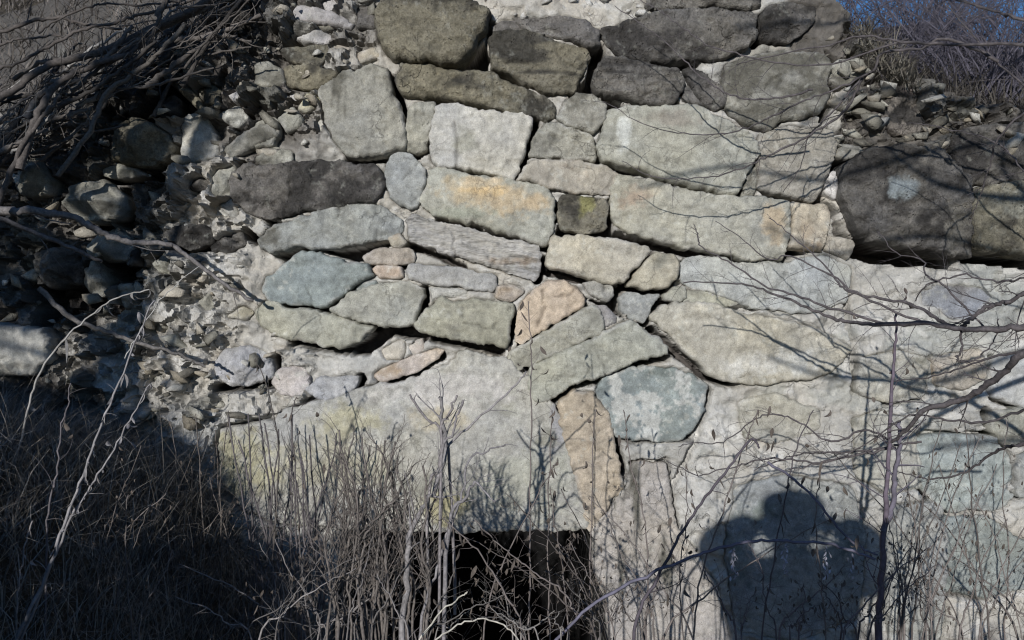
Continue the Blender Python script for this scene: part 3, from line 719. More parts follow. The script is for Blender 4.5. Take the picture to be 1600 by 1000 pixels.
# outside the frame below
low = np.where((y > 1030) & inframe)[0]
VX = (x - 800) * K; VZ = CZ + (500 - yy) * K
mort = np.array((.405, .390, .362))
dirt = np.array((.125, .115, .105))
col = np.repeat(mort[None], len(x), 0)
col *= (1 + .16 * fbm(x / 60, yy / 60, 580, 5, .6))[:, None]
warm = fbm(x / 110, yy / 110, 581, 3)[:, None]
col *= 1 + warm * np.array([.07, .02, -.05])
gp = sstep(.05, .3, fbm(x / 120, yy / 90, 585, 4, .6))[:, None] * sstep(900, 1100, x)[:, None]
col = col * (1 - .45 * gp) + np.array((.33, .345, .325)) * .45 * gp
wp_ = sstep(.1, .3, fbm(x / 40, yy / 34, 586, 4, .65))[:, None] * .65
col = col * (1 - wp_) + np.array((.54, .53, .51)) * wp_
# grubby grey-brown mortar outside the clean centre, with upper right shadow painted in
grub_shade = np.clip(np.maximum.reduce([sstep(300, -40, x) * .85, sstep(1280, 1340, x) * sstep(300, 220, yy), sstep(1215, 1250, x) * sstep(120, 80, yy), sstep(640, 400, x) * sstep(420, 120, yy) * .9, sstep(380, 200, x) * sstep(560, 400, yy) * .7,
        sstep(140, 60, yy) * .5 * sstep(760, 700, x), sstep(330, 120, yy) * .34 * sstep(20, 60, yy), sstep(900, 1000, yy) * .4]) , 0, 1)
gm = np.clip(sstep(.25, .75, grub_shade + .45 * fbm(x / 45, yy / 45, 582, 4, .6)), 0, 1)[:, None]
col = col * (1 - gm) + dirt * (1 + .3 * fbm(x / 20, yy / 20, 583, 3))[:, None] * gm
# rubble stones get their own colours
pal = np.array([(.27,.265,.235),(.20,.195,.175),(.33,.32,.30),(.31,.28,.235),(.14,.135,.125),(.42,.41,.39),(.25,.26,.26),(.36,.35,.325)])
ci = (np.abs(sid) * 991).astype(int) % len(pal)
onst = (sid >= 0)
cs = pal[ci] * (1 + .2 * fbm(x / 14, yy / 14, 584, 3))[:, None]
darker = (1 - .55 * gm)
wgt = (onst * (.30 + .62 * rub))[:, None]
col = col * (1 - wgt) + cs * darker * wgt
# darker brown colour in the deep joints
so_ = sstep(.05, .12, gap)[:, None]
col = col * (1 - so_) + np.array((.09, .08, .075)) * so_
col[sub] = col[sub] * (1 - opn[:, None]) * (1 - .97 * shade_rim[:, None]) + np.array((.007, .007, .0075)) * opn[:, None]  # shade of the opening and its reveals painted in as near-black
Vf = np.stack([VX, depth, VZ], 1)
nx_, ny_ = len(xs), len(ys)

# ------------------------------------------------------------------ ground heights
def ztop(X):
    px = X / K + 800
    return CZ + (500 - np.interp(px, TX, TY)) * K
def hill(X, Y):
    """the bank behind and above the wall"""
    px = X / K + 800
    s = np.interp(px, [-2000, 0, 700, 1250, 1330, 1500, 2500], [.62, .85, .70, .66, .38, .41, .45])
    lim = np.interp(px, [-2000, 1250, 1340, 1380, 1500, 1540, 1640, 3000], [16, 9, 3.0, 1.0, 1.0, 2.0, 3.0, 6.0])
    e = np.where(Y < lim, Y, lim + (Y - lim) * 0.12)
    return ztop(X) + s * np.minimum(e, 22) + 0.05 * fbm(X * 1.6, Y * 1.6, 610, 4) * np.clip(Y, 0, 1)
def front(X, Y):
    """ground before the wall with the bank rising at the left"""
    a = -Y
    w = sstep(2.3, 1.5, a)
    Xs = X + SX * np.minimum(a, 1.9)
    pr = np.interp(Xs, [-3.5, -1.9, -1.25, -1.0, -.80, -.62, -.45, -.25, .2, 3], [1.5, 1.35, 1.18, 1.08, .80, .60, .50, .42, .30, .22])
    side = sstep(-1.2, -3.2, X) * .9
    return (pr + SZ * np.minimum(a, 1.9) * sstep(-.5, -.9, Xs)) * w + side * (1 - w) * sstep(7, 2.5, a) + 0.05 * fbm(X * 1.3, Y * 1.3, 600, 4)

# rows running back over the wall top
tt = np.linspace(0, 1, nback + 1)[1:] ** 1.3 * 1.5
topv = Vf[:nx_]                       # first row = top edge
back = []
bcol = []
for t in tt:
    Z = hill(topv[:, 0], np.full(nx_, t)); blend = sstep(0, .25, np.array([t]))[0]
    Z0 = topv[:, 2] + .25 * t
    Z = Z0 * (1 - blend) + Z * blend + 0.02 * fbm(topv[:, 0] * 9, np.full(nx_, t * 9), 620, 4)
    back.append(np.stack([topv[:, 0], topv[:, 1] * (1 - blend) + t + .0, Z], 1))
    n = fbm(topv[:, 0] * 4, np.full(nx_, t * 4), 621, 4)
    w = np.clip(.75 + n, 0, 1) * sstep(0, .12, np.array([t]))[0]
    bcol.append(col[:nx_] * (1 - w[:, None]) + dirt * .8 * w[:, None])
back = back[::-1]; bcol = bcol[::-1]
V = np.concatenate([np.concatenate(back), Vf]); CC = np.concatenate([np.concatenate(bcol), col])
rows = nback + ny_
ii = np.arange(rows * nx_).reshape(rows, nx_)
q = np.stack([ii[:-1, :-1], ii[1:, :-1], ii[1:, 1:], ii[:-1, 1:]], -1).reshape(-1, 4)
# drop collapsed faces
a = V[q[:, 0]]; b = V[q[:, 1]]; c = V[q[:, 2]]; dq = V[q[:, 3]]
q = q[(np.linalg.norm(a - c, axis=1) > 1e-5) & (np.linalg.norm(a - b, axis=1) + np.linalg.norm(c - dq, axis=1) > 1e-4)]
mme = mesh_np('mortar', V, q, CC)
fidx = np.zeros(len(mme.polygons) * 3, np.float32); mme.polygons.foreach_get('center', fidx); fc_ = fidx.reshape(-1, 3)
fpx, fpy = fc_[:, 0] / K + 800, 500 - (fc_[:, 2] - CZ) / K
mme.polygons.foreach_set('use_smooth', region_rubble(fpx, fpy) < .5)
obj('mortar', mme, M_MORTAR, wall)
# chamber walls behind the opening
def box_me(name, lo, hi, cc, bev=0.0):
    v = [(x, y, z) for x in (lo[0], hi[0]) for y in (lo[1], hi[1]) for z in (lo[2], hi[2])]
    f = [(0,1,3,2),(4,6,7,5),(0,4,5,1),(2,3,7,6),(0,2,6,4),(1,5,7,3)]
    return mesh_np(name, np.array(v, float), np.array(f), np.repeat(np.array(cc)[None], 8, 0), smooth=False)

# small rubble pieces: leftover traced stones plus loose chips, one mass
def blob(center, size, seed, colr, flat=.7):
    """a small broken piece of stone: the hull of a few random points"""
    import bmesh
    rg = np.random.default_rng(seed)
    p = rg.normal(size=(9, 3)); p /= np.linalg.norm(p, axis=1)[:, None]
    p *= rg.uniform(.7, 1.2, (9, 1)) * np.array([1.15, rg.uniform(.5, .8), rg.uniform(.4, .8)]) * size
    a = rg.uniform(-.9, .7); ca, sa = math.cos(a), math.sin(a)
    p = np.stack([p[:, 0] * ca - p[:, 2] * sa, p[:, 1], p[:, 0] * sa + p[:, 2] * ca], 1) + center
    bm = bmesh.new()
    for q in p: bm.verts.new(q)
    bmesh.ops.convex_hull(bm, input=bm.verts[:])
    bmesh.ops.triangulate(bm, faces=bm.faces[:])
    bm.verts.ensure_lookup_table()
    for i, v in enumerate(bm.verts): v.index = i
    v = np.array([tuple(q.co) for q in bm.verts]); f = np.array([[w.index for w in fc.verts] for fc in bm.faces])
    bm.free()
    cc = np.repeat(np.array(colr)[None], len(v), 0) * (1 + rg.uniform(-.15, .15, (len(v), 1)))
    return v, f, cc

class Acc:
    def __init__(s): s.v = []; s.q = []; s.t = []; s.c = []; s.n = 0
    def add(s, v, q=None, t=None, c=None):
        s.v.append(v)
        if q is not None and len(q): s.q.append(np.asarray(q) + s.n)
        if t is not None and len(t): s.t.append(np.asarray(t) + s.n)
        s.c.append(c); s.n += len(v)
    def mesh(s, name, smooth=True):
        fs = []
        if s.q: fs.append(np.concatenate(s.q))
        if s.t: fs.append(np.concatenate(s.t))
        return mesh_np(name, np.concatenate(s.v), fs, np.concatenate(s.c), smooth)

acc = Acc()
for (V_, f_, q_, c_, m_, a_), kind, o in items[96:]:
    acc.add(V_, q_, f_, c_)
rr_ = random.Random(5)
k = 0
while k < 260:
    px = rr_.uniform(-20, 640) if rr_.random() < .62 else rr_.uniform(1290, 1620)
    py = rr_.uniform(0, 660) if px < 700 else rr_.uniform(60, 250)
    tpy = np.interp(px, TX, TY)
    if py < tpy + 4: continue
    if px < 700 and (px > 560 - .15 * py and py > 120): continue
    if px > 330 and py > 240 and py < 520 and px > 380: continue
    dpt, _, _ = wall_depth(np.array([px]), np.array([py]))
    szv = rr_.choice([.010, .014, .020, .028, .038]) * rr_.uniform(.8, 1.2)
    cc = rr_.choice([(.33,.32,.28),(.22,.21,.18),(.15,.14,.12),(.42,.41,.38),(.28,.25,.2),(.36,.33,.28)])
    p = P(px, py); p[1] = dpt[0] - szv * .25
    v, f, c = blob(p, szv * 1.1, k + 900, cc); acc.add(v, None, f, c); k += 1
for i in range(130):  # white lime crumbs at the top centre
    px = rr_.uniform(760, 1010); py = rr_.uniform(-30, 34) * (1 - abs(px - 885) / 400)
    p = P(px, py); p[1] = rr_.uniform(-.02, .05)
    v, f, c = blob(p, rr_.uniform(.008, .03), i + 4000, (.50, .49, .47)); acc.add(v, None, f, c)
obj('rubble', acc.mesh('rubble', smooth=False), M_STONE, wall, kind='stuff')

# ------------------------------------------------------------------ ground sheet
gxs = np.concatenate([-np.geomspace(4.2, 400, 26)[::-1], np.arange(-4.1, 4.15, .07), np.geomspace(4.2, 400, 26)])
gyb = np.concatenate([-np.geomspace(5.2, 400, 22)[::-1], np.arange(-5.1, .30, .08)])
gyf = np.concatenate([np.arange(1.40, 5.0, .12), np.geomspace(5.1, 400, 30)])
gys = np.concatenate([gyb, gyf])
GX, GY = np.meshgrid(gxs, gys)
X, Y = GX.ravel(), GY.ravel()
wl = 3.9
Zf = front(X, np.minimum(Y, 0.0)); Zh = hill(X, np.maximum(Y, 0))
Z = np.where(Y < 1, Zf, Zh - .03)
ggc = np.repeat(np.array((.085, .072, .055))[None], len(X), 0) * (1 + .35 * fbm(X * 2, Y * 2, 630, 5, .6))[:, None]
V = np.stack([X, Y, Z], 1)
ii = np.arange(len(X)).reshape(len(gys), len(gxs))
q = np.stack([ii[:-1, :-1], ii[:-1, 1:], ii[1:, 1:], ii[1:, :-1]], -1).reshape(-1, 4)
jr = len(gyb) - 1
keepq = np.ones(len(q), bool).reshape(len(gys) - 1, len(gxs) - 1)
keepq[jr, (gxs[:-1] > -wl) & (gxs[:-1] < wl)] = False      # the wall itself closes this strip
q = q[keepq.ravel()]
g = obj('ground', mesh_np('ground', V, q, ggc), M_DIRT, None, kind='structure', label='earth and the grassy bank', category='ground')

# ------------------------------------------------------------------ tubes, twigs, blades
def spline(p, n=6):
    p = np.asarray(p, float)
    if len(p) < 3:
        return np.linspace(p[0], p[-1], n + 1)
    e = np.concatenate([[2 * p[0] - p[1]], p, [2 * p[-1] - p[-2]]])
    out = []
    for i in range(1, len(e) - 2):
        a, b, c, d = e[i - 1], e[i], e[i + 1], e[i + 2]
        for t in np.linspace(0, 1, n, endpoint=False):
            out.append(.5 * ((2 * b) + (c - a) * t + (2 * a - 5 * b + 4 * c - d) * t * t + (3 * b - a - 3 * c + d) * t ** 3))
    out.append(p[-1])
    return np.array(out)

class Tubes(Acc):
    def tube(s, p, r0, r1, colr, sides=5, knob=0.0, power=1.0):
        p = np.asarray(p, float); n = len(p)
        t = np.gradient(p, axis=0); t /= np.linalg.norm(t, axis=1)[:, None] + 1e-9
        up = np.array([0.13, -.97, .2]) if abs(t[:, 1]).mean() < .8 else np.array([0, 0, 1.0])
        a = np.cross(t, up); a /= np.linalg.norm(a, axis=1)[:, None] + 1e-9
        b = np.cross(t, a)
        u = np.linspace(0, 1, n)
        r = (r0 + (r1 - r0) * u ** power)
        if knob: r = r * (1 + knob * np.array([random.uniform(-1, 1) for _ in range(n)]))
        an = np.arange(sides) * 2 * math.pi / sides
        v = p[:, None] + (a[:, None] * np.cos(an)[None, :, None] + b[:, None] * np.sin(an)[None, :, None]) * r[:, None, None]
        v = v.reshape(-1, 3)
        ii = np.arange(n * sides).reshape(n, sides); jj = np.roll(ii, -1, 1)
        q = np.stack([ii[:-1], jj[:-1], jj[1:], ii[1:]], -1).reshape(-1, 4)
        tip = np.array([[ii[-1, k], ii[-1, (k + 1) % sides], ii[-1, (k + 2) % sides]] for k in range(sides - 2)])
        c = np.repeat(np.array(colr)[None], len(v), 0) * (1 + np.repeat(np.array([random.uniform(-.18, .18) for _ in range(n)]), sides)[:, None])
        s.add(v, q, tip if len(tip) else None, c)
    def twigs(s, p, r, colr, n, ln, lev=1, spread=(25, 65), flat=.35, t0=.15, up=0.0, curl=.25, sides=4, leaf=None, side=None):
        """side twigs along path p; flat = how much they leave the picture-parallel plane"""
        p = np.asarray(p, float)
        L = len(p) - 1
        for i in range(n):
            t = t0 + (1 - t0) * (i + random.random()) / n
            k = min(L - 1, int(t * L)); fr = t * L - k
            o = p[k] * (1 - fr) + p[k + 1] * fr
            d = p[k + 1] - p[k]; d /= np.linalg.norm(d) + 1e-9
            a = math.radians(random.uniform(*spread)) * (random.choice((-1, 1)) if side is None else side)
            dx, dz = d[0] * math.cos(a) - d[2] * math.sin(a), d[0] * math.sin(a) + d[2] * math.cos(a)
            dr = np.array([dx, d[1] + random.uniform(-flat, flat), dz + up]); dr /= np.linalg.norm(dr)
            l = ln * random.uniform(.35, 1.1) * (1.15 - .5 * t)
            nseg = 6
            q = [o]; cv = random.uniform(-curl, curl); cv2 = random.uniform(-curl, curl) * .5
            for j in range(nseg):
                c_, s_ = math.cos(cv), math.sin(cv)
                c2 = cv * .5 + random.uniform(-.16, .16)
                dr = np.array([dr[0] * math.cos(c2) - dr[2] * math.sin(c2), dr[1] + cv2 * .2, dr[0] * math.sin(c2) + dr[2] * math.cos(c2)])
                q.append(q[-1] + dr * l / nseg)
            q = np.array(q)
            rr = r * random.uniform(.5, .85) * (1.1 - .5 * t)
            s.tube(q, rr, rr * .35, colr, sides)
            if lev > 0: s.twigs(q, rr, colr, random.randint(2, 4), l * .5, lev - 1, spread, flat, .2, up, curl, 3, leaf)
            elif leaf is not None and random.random() < leaf[0]: leaf[1](q[-1], q[-1] - q[-2])

def px_path(pts, y0, y1=None, n=6, wob=0.0):
    """photo points -> smooth world path, depth running from y0 to y1"""
    if y1 is None: y1 = y0
    m = len(pts)
    w = [P(a, b, y0 + (y1 - y0) * i / max(1, m - 1)) for i, (a, b) in enumerate(pts)]
    s = spline(w, n)
    if wob:
        j = np.array([[random.gauss(0, 1) for _ in range(3)] for _ in range(len(s))]) * wob
        j[0] = 0
        s = s + j
    return s

class Leaves(Acc):
    def leaf(s, o, l, w, colr, drop=True, dirv=None):
        """a curled dry leaf: a folded strip hanging from o"""
        n = 5
        if dirv is None:
            dirv = np.array([random.uniform(-.5, .5), random.uniform(-.4, .4), -1.0])
        d = dirv / np.linalg.norm(dirv)
        sd = np.cross(d, np.array([random.uniform(-1, 1), random.uniform(-1, 1), random.uniform(-.3, .3)])); sd /= np.linalg.norm(sd) + 1e-9
        nn = np.cross(d, sd)
        cv = random.uniform(-3.0, 3.0); tw = random.uniform(-1.5, 1.5)
        pts = []; p = np.array(o, float)
        for i in range(n + 1):
            t = i / n
            ww = w * math.sin(math.pi * (0.08 + .9 * t)) * (1 - .3 * t)
            ca, sa = math.cos(tw * t), math.sin(tw * t)
            s2 = sd * ca + nn * sa; n2 = nn * ca - sd * sa
            pts += [p - s2 * ww * .5 + n2 * ww * .3, p, p + s2 * ww * .5 + n2 * ww * .3]
            dd = d * math.cos(cv * t) + nn * math.sin(cv * t)
            p = p + dd * l / n
        v = np.array(pts); f = []
        for i in range(n):
            for j in range(2):
                a = i * 3 + j; f.append((a, a + 1, a + 4, a + 3))
        c = np.repeat(np.array(colr)[None], len(v), 0) * random.uniform(.7, 1.3)
        s.add(v, f, None, c)

def blades(name, roots, ln, wd, colA, colB, lean, m=M_GRASS, seg=3, droop=.8, dirx=None, **tags):
    """many thin bent blades at once (roots n,3)"""
    n = len(roots)
    rg = RNG
    az = rg.uniform(0, 2 * math.pi, n)
    if dirx is not None: az = rg.normal(dirx, .9, n)
    L = ln * rg.uniform(.4, 1.2, n); W = wd * rg.uniform(.6, 1.4, n)
    le = np.abs(rg.normal(lean, .3, n)); dr = rg.uniform(.2, 1, n) * droop
    vv = np.zeros((n, (seg + 1) * 2, 3)); p = roots.copy()
    h = np.stack([np.cos(az), np.sin(az), np.zeros(n)], 1)
    sa = az + math.pi / 2 + rg.uniform(-.8, .8, n)
    sd = np.stack([np.cos(sa), np.sin(sa), rg.uniform(-.2, .2, n)], 1)
    for i in range(seg + 1):
        w = (W * (1 - .85 * i / seg))[:, None]
        vv[:, 2 * i] = p - sd * w * .5; vv[:, 2 * i + 1] = p + sd * w * .5
        an = le + dr * i / seg * 1.6
        p = p + (h * np.sin(an)[:, None] + np.array([0, 0, 1]) * np.cos(an)[:, None]) * (L / seg)[:, None]
    k = (seg + 1) * 2
    base = (np.arange(n) * k)[:, None]
    f = np.concatenate([base + np.array([2 * i, 2 * i + 1, 2 * i + 3, 2 * i + 2]) for i in range(seg)])
    t = rg.random((n, 1)); c = np.array(colA) * (1 - t) + np.array(colB) * t
    c = np.repeat(c, k, 0)
    return obj(name, mesh_np(name, vv.reshape(-1, 3), f, c, smooth=False), m, None, **tags)

# ------------------------------------------------------------------ grass
def scatter_front(n, f):
    out = []
    while len(out) < n:
        X = RNG.uniform(-2.3, 2.2, 4000); Y = RNG.uniform(-1.35, -.02, 4000)
        w = f(X, Y); k = RNG.random(4000) < w
        Z = front(X, Y)
        out += list(np.stack([X, Y, Z], 1)[k])
    return np.array(out[:n])
# hidden below the frame where the ground is low: keep blades mostly on the left bank
r1 = scatter_front(30000, lambda X, Y: sstep(-.1, -.9, X + SX * (-Y)) * 1.0 + .02)
blades('dry_grass', r1, .19, .0028, (.40, .37, .33), (.06, .055, .05), .6, droop=1.5, kind='stuff', category='grass', label='dark dry grass on the shaded bank at lower left')
def scatter_back(n, x0, x1, y0, y1):
    X = RNG.uniform(x0, x1, n); Y = y0 + (y1 - y0) * RNG.random(n) ** 1.4
    Z = hill(X, Y)
    return np.stack([X, Y, Z], 1)
pr_ = scatter_back(20000, -4.2, -.75, .12, 5.5)
pr_ = pr_[fbm(pr_[:, 0] * 2, pr_[:, 1] * 2, 71, 3) > -.45]
blades('dry_grass', pr_, .10, .0055, (.19, .17, .155), (.07, .062, .058), .75, kind='stuff', category='grass', label='matted dry grass on the bank behind the stick pile')
pr_ = scatter_back(15000, .95, 3.6, .06, 3.2)
blades('dry_grass', pr_, .13, .0050, (.115, .105, .095), (.045, .04, .038), .8, kind='stuff', category='grass', label='tufted dry grass on top of the wall at right')


nn_ = 5200
px_ = RNG.uniform(1262, 1640, nn_)
tp_ = np.interp(px_, TX, TY) + RNG.uniform(-14, 26, nn_) + 10 * (RNG.random(nn_) ** 3)
Xe = (px_ - 800) * K; Ze = CZ + (500 - tp_) * K
ee = np.stack([Xe, RNG.uniform(-.10, .06, nn_), Ze], 1)
ee = ee[(fbm(Xe * 5, Ze * 5, 77, 3) > -.12)]
blades('dry_grass', ee, .10, .0034, (.30, .28, .235), (.09, .08, .07), .85, droop=1.5, kind='stuff', category='grass', label='shaggy dry grass hanging over the upper right edge of the wall')

# ------------------------------------------------------------------ pile of dead sticks on the broken upper-left edge
BARK_D = (.085, .075, .07)
def stick(pts, y0, y1, r0, r1, label, group=None, colr=BARK_D, ntw=0, tl=.12, name='dead_branch', knob=.12, wob=.002, lev=0):
    s_ = (D + (y0 + y1) / 2) / D
    t = Tubes(); p = px_path(pts, y0, y1, 6, wob)
    t.tube(p, r0 * K * s_, r1 * K * s_, colr, 6, knob)
    if ntw: t.twigs(p, min(r0, 4) * K * s_ * .6, colr, ntw, tl, lev)
    root = p[0]
    me = t.mesh(name)
    o = obj(name, me, M_BARK, None, label=label, category='branch')
    if group: o['group'] = group
    return o
stick([(-60,58),(0,50),(36,38),(60,31),(94,28),(117,34),(140,39),(175,44),(215,52)], -.12, -.05, 3.6, 2.2, 'thin wavy dead branch crossing the grassy bank at top left', ntw=4)
stick([(-60,128),(0,108),(36,95),(65,77),(97,63),(126,47),(180,35),(220,23),(300,0),(350,-25)], -.2, -.1, 2.6, 2.6, 'long thin branch above the stick pile rising to the top edge', ntw=5)
stick([(60,52),(94,29),(144,9),(162,6),(220,7),(290,1)], -.15, -.1, 1.8, 1.8, 'topmost thin branch over the grassy bank at top left', ntw=3)
stick([(-40,84),(0,70),(22,63),(54,58),(100,58),(135,72)], -.16, -.1, 2.4, 1.4, 'short thin forked branch low on the grassy bank', ntw=3)
stick([(-60,190),(0,152),(24,140),(54,115),(90,97),(140,86),(180,72),(220,52),(300,15),(360,-20)], -.26, -.12, 6.0, 6.5, 'thick dead branch along the upper rim of the stick pile', knob=.15, ntw=3)
stick([(40,185),(60,150),(81,128),(116,128),(150,110),(215,70),(255,42),(330,8),(420,-30)], -.22, -.1, 5.5, 5.0, 'gnarled grey branch with a forked lower end in the stick pile', colr=(.14,.13,.125), knob=.2, ntw=3)
stick([(30,265),(50,200),(70,160),(90,130),(150,100),(205,85)], -.34, -.2, 6.5, 5, 'thick stick crossing steeply over the left of the stick pile', knob=.15)
stick([(-10,330),(30,240),(60,190),(95,150)], -.36, -.3, 5.0, 3, 'steep stick at the far left foot of the stick pile', knob=.15)
stick([(90,275),(140,205),(165,150),(230,100),(290,40)], -.3, -.18, 4.2, 4, 'crooked stick slanting down through the middle of the pile', colr=(.10,.09,.08), ntw=3)
rp = random.Random(3)
for i in range(120):
    u = rp.random(); v = rp.gauss(0, .33)
    cx = -20 + u * 400; cy = 232 - u * 235 + v * 85
    L = rp.uniform(60, 190); an = math.radians(rp.gauss(-31, 16))
    dx, dy = math.cos(an) * L, math.sin(an) * L
    y = rp.uniform(-.20, -.02) - .08 * (1 - u)
    bend = rp.uniform(-14, 14)
    g = rp.uniform(.6, 1.7)
    c = (.085 * g, .076 * g, .07 * g)
    if rp.random() < .15: c = (.26, .25, .24)
    r = rp.choice([1.2, 1.7, 2.3, 3.0, 4.0, 5.2])
    stick([(cx - dx / 2, cy - dy / 2), (cx - dx * .15, cy - dy * .15 + bend), (cx + dx * .2, cy + dy * .2 + bend * .6), (cx + dx / 2, cy + dy / 2)], y, y + rp.uniform(-.04, .06), r, r * .6,
          ('pale ' if c[0] > .2 else 'brown ' if g > 1.2 else 'blackish ') + ('thick' if r > 4 else 'medium' if r > 2.7 else 'thin') + (' long' if L > 135 else ' short') +
          (' stick lying steeply' if an < -.72 else ' stick slanting' if an < -.4 else ' stick nearly level') +
          (' on upper rim' if v < -.3 else ' on lower edge' if v > .3 else ' in heart') + ' of the stick pile' + (', left end' if u < .33 else ', right end' if u > .66 else ', middle stretch'),
          'sticks heaped in the dark pile', c, ntw=rp.choice([0, 2, 4, 6]), tl=.12, knob=.22, wob=.0018, lev=rp.choice([0, 1]))
stick([(-80,312),(0,328),(50,330),(99,336),(135,350),(165,366),(205,378),(264,382),(300,405),(345,440),(393,470)], -.32, -.14, 7.5, 2.6, 'long bare grey branch pointing down right across the left wall', colr=(.15,.14,.14), knob=.12, ntw=4, tl=.16)
stick([(-60,330),(0,340),(50,362),(100,381),(139,400),(160,408)], -.34, -.2, 4.5, 2.5, 'shorter branch just below the long bare grey one', colr=(.12,.11,.11), ntw=2)
stick([(60,450),(110,495),(150,512),(183,524),(250,545),(290,558),(322,573)], -.36, -.15, 4.2, 2.4, 'lower straight stick resting on the left rubble with a blunt tip', colr=(.16,.15,.145), knob=.1)

# ------------------------------------------------------------------ bare shrub reaching in from the right
BK = (.085, .076, .080)
rs = empty('bare_shrub', (2.05, -1.0, float(front(np.array([2.05]), np.array([-1.0]))[0])), label='large leafless shrub reaching in from the right across the wall', category='shrub')
def branch(root, paths, y0, y1, r0, r1, ntw, tl, lev=1, colr=BK, name='branch', spread=(25, 62), curl=.28, **kw):
    t = Tubes()
    for pts in paths:
        sc_ = (D + (y0 + y1) / 2) / D
        p = px_path(pts, y0, y1, 6, .0016)
        t.tube(p, r0 * .8 * K * sc_, r1 * .8 * K * sc_, colr, 6, .14)
        t.twigs(p, max(r1, 1.6) * K * sc_ * .62, colr, ntw, tl, lev, spread, .35, .12, 0, curl, 4, **kw)
    return part(name, t.mesh(name), M_BARK, root)
base_px = [(2100, 1150), (1900, 700), (1750, 560)]
branch(rs, [base_px + [(1660,520),(1600,511),(1540,514),(1501,514),(1446,506),(1384,507),(1332,504),(1296,496),(1243,472),(1200,455),(1150,443),(1070,440)]], -1.15, -.55, 8.5, 1.4, 26, .17, 2)
branch(rs, [[(1700,420),(1640,440),(1600,458),(1579,471),(1561,474),(1540,481),(1514,500),(1501,513)]], -1.0, -.86, 4.5, 4, 9, .16, 2)
branch(rs, [[(1501,514),(1462,497),(1425,476),(1384,468),(1332,458),(1306,437),(1280,406),(1240,372),(1203,340)]], -.86, -.5, 4.0, 1.0, 14, .15, 2)
branch(rs, [[(1384,507),(1299,480),(1233,459),(1200,448),(1146,415),(1097,386),(1090,368),(1085,351)]], -.78, -.5, 2.8, .8, 9, .10, 1)
branch(rs, [[(1446,506),(1360,470),(1299,430),(1233,400),(1200,405),(1163,376),(1118,345)]], -.8, -.5, 2.6, .8, 9, .12, 1)
branch(rs, [[(1900,420),(1700,500),(1600,552),(1574,577),(1540,603),(1506,624),(1446,640),(1420,668),(1392,690)]], -1.2, -.75, 9, 4, 12, .15, 2)
branch(rs, [[(1620,545),(1560,556),(1500,575),(1450,590),(1392,595)]], -1.0, -.7, 3, 1, 8, .12, 1)
branch(rs, [[(1501,513),(1503,545),(1495,560),(1508,566),(1530,558),(1555,530),(1560,500)]], -.88, -.84, 2.6, 1.2, 6, .07, 1)
branch(rs, [[(1800,340),(1680,330),(1600,265),(1560,225),(1500,205),(1420,190)]], -.9, -.5, 2.4, .8, 9, .14, 1)
branch(rs, [[(1540,514),(1480,450),(1448,430),(1440,405),(1400,395),(1370,360)]], -.86, -.6, 2.2, .8, 8, .12, 1)
branch(rs, [[(1640,380),(1600,430),(1560,440),(1500,430),(1450,445),(1430,470)]], -1.0, -.7, 2.4, 1.2, 9, .12, 1)
branch(rs, [[(1720,690),(1600,694),(1570,700),(1540,716),(1504,740),(1448,748),(1400,735)]], -1.1, -.7, 4.0, 1.2, 8, .12, 1)
branch(rs, [[(1600,640),(1540,660),(1480,655),(1420,650),(1360,690),(1300,720),(1230,735)]], -1.0, -.6, 2.6, .9, 9, .12, 1, curl=.5)
branch(rs, [[(1440,690),(1380,700),(1340,706),(1290,707),(1250,710),(1210,722),(1180,735)]], -.7, -.5, 2.4, .9, 12, .12, 1, curl=.6)
branch(rs, [[(1395,690),(1350,672),(1300,690),(1250,660),(1215,648),(1180,655),(1130,690),(1085,692),(1060,698)]], -.7, -.45, 2.2, .8, 13, .12, 1, curl=.6)
branch(rs, [[(1400,700),(1330,712),(1270,722),(1200,716),(1150,728),(1090,742),(1040,720)]], -.7, -.45, 2.4, .8, 12, .12, 1, curl=.5)

us = empty('bare_shrub', (2.2, -.9, 0.3), label='second leafless shrub whose thin branches hang over the upper right wall', category='shrub')
branch(us, [[(2150,500),(1900,240),(1700,90),(1600,71),(1480,69),(1398,64),(1348,56),(1299,69),(1200,89),(1150,100)]], -.9, -.5, 4.5, 1.1, 16, .2, 2)
branch(us, [[(1800,90),(1600,31),(1563,20),(1497,0),(1430,-20)]], -.8, -.5, 3.5, 2, 7, .2, 2)
branch(us, [[(1740,230),(1640,170),(1600,132),(1556,96),(1520,55),(1480,10)]], -.8, -.6, 2.8, 1.2, 9, .16, 2)
branch(us, [[(1560,96),(1480,60),(1440,75),(1381,82),(1365,110),(1348,119),(1299,142),(1250,160),(1200,185),(1163,201),(1107,211),(1050,206),(998,191),(942,158)]], -.7, -.35, 3.0, .8, 18, .16, 1)
branch(us, [[(1348,119),(1330,160),(1300,190),(1250,220),(1200,244),(1173,257),(1123,274),(1064,279),(1014,274),(972,251)]], -.55, -.3, 2.6, .8, 16, .14, 1)
branch(us, [[(1270,140),(1230,150),(1170,155),(1130,142),(1090,116),(1060,85),(1020,50),(960,10)]], -.45, -.3, 2.4, .8, 9, .12, 1)
branch(us, [[(1420,60),(1300,100),(1200,96),(1150,83),(1107,72),(1075,48),(1038,22),(1000,0)]], -.5, -.3, 2.0, .8, 8, .12, 1)
branch(us, [[(1620,160),(1560,215),(1548,260),(1530,310),(1515,350)]], -.8, -.6, 2.4, .8, 6, .14, 1)
branch(us, [[(1348,119),(1310,165),(1275,200),(1262,215),(1250,262),(1223,300)]], -.5, -.3, 2.0, .7, 5, .1, 1)

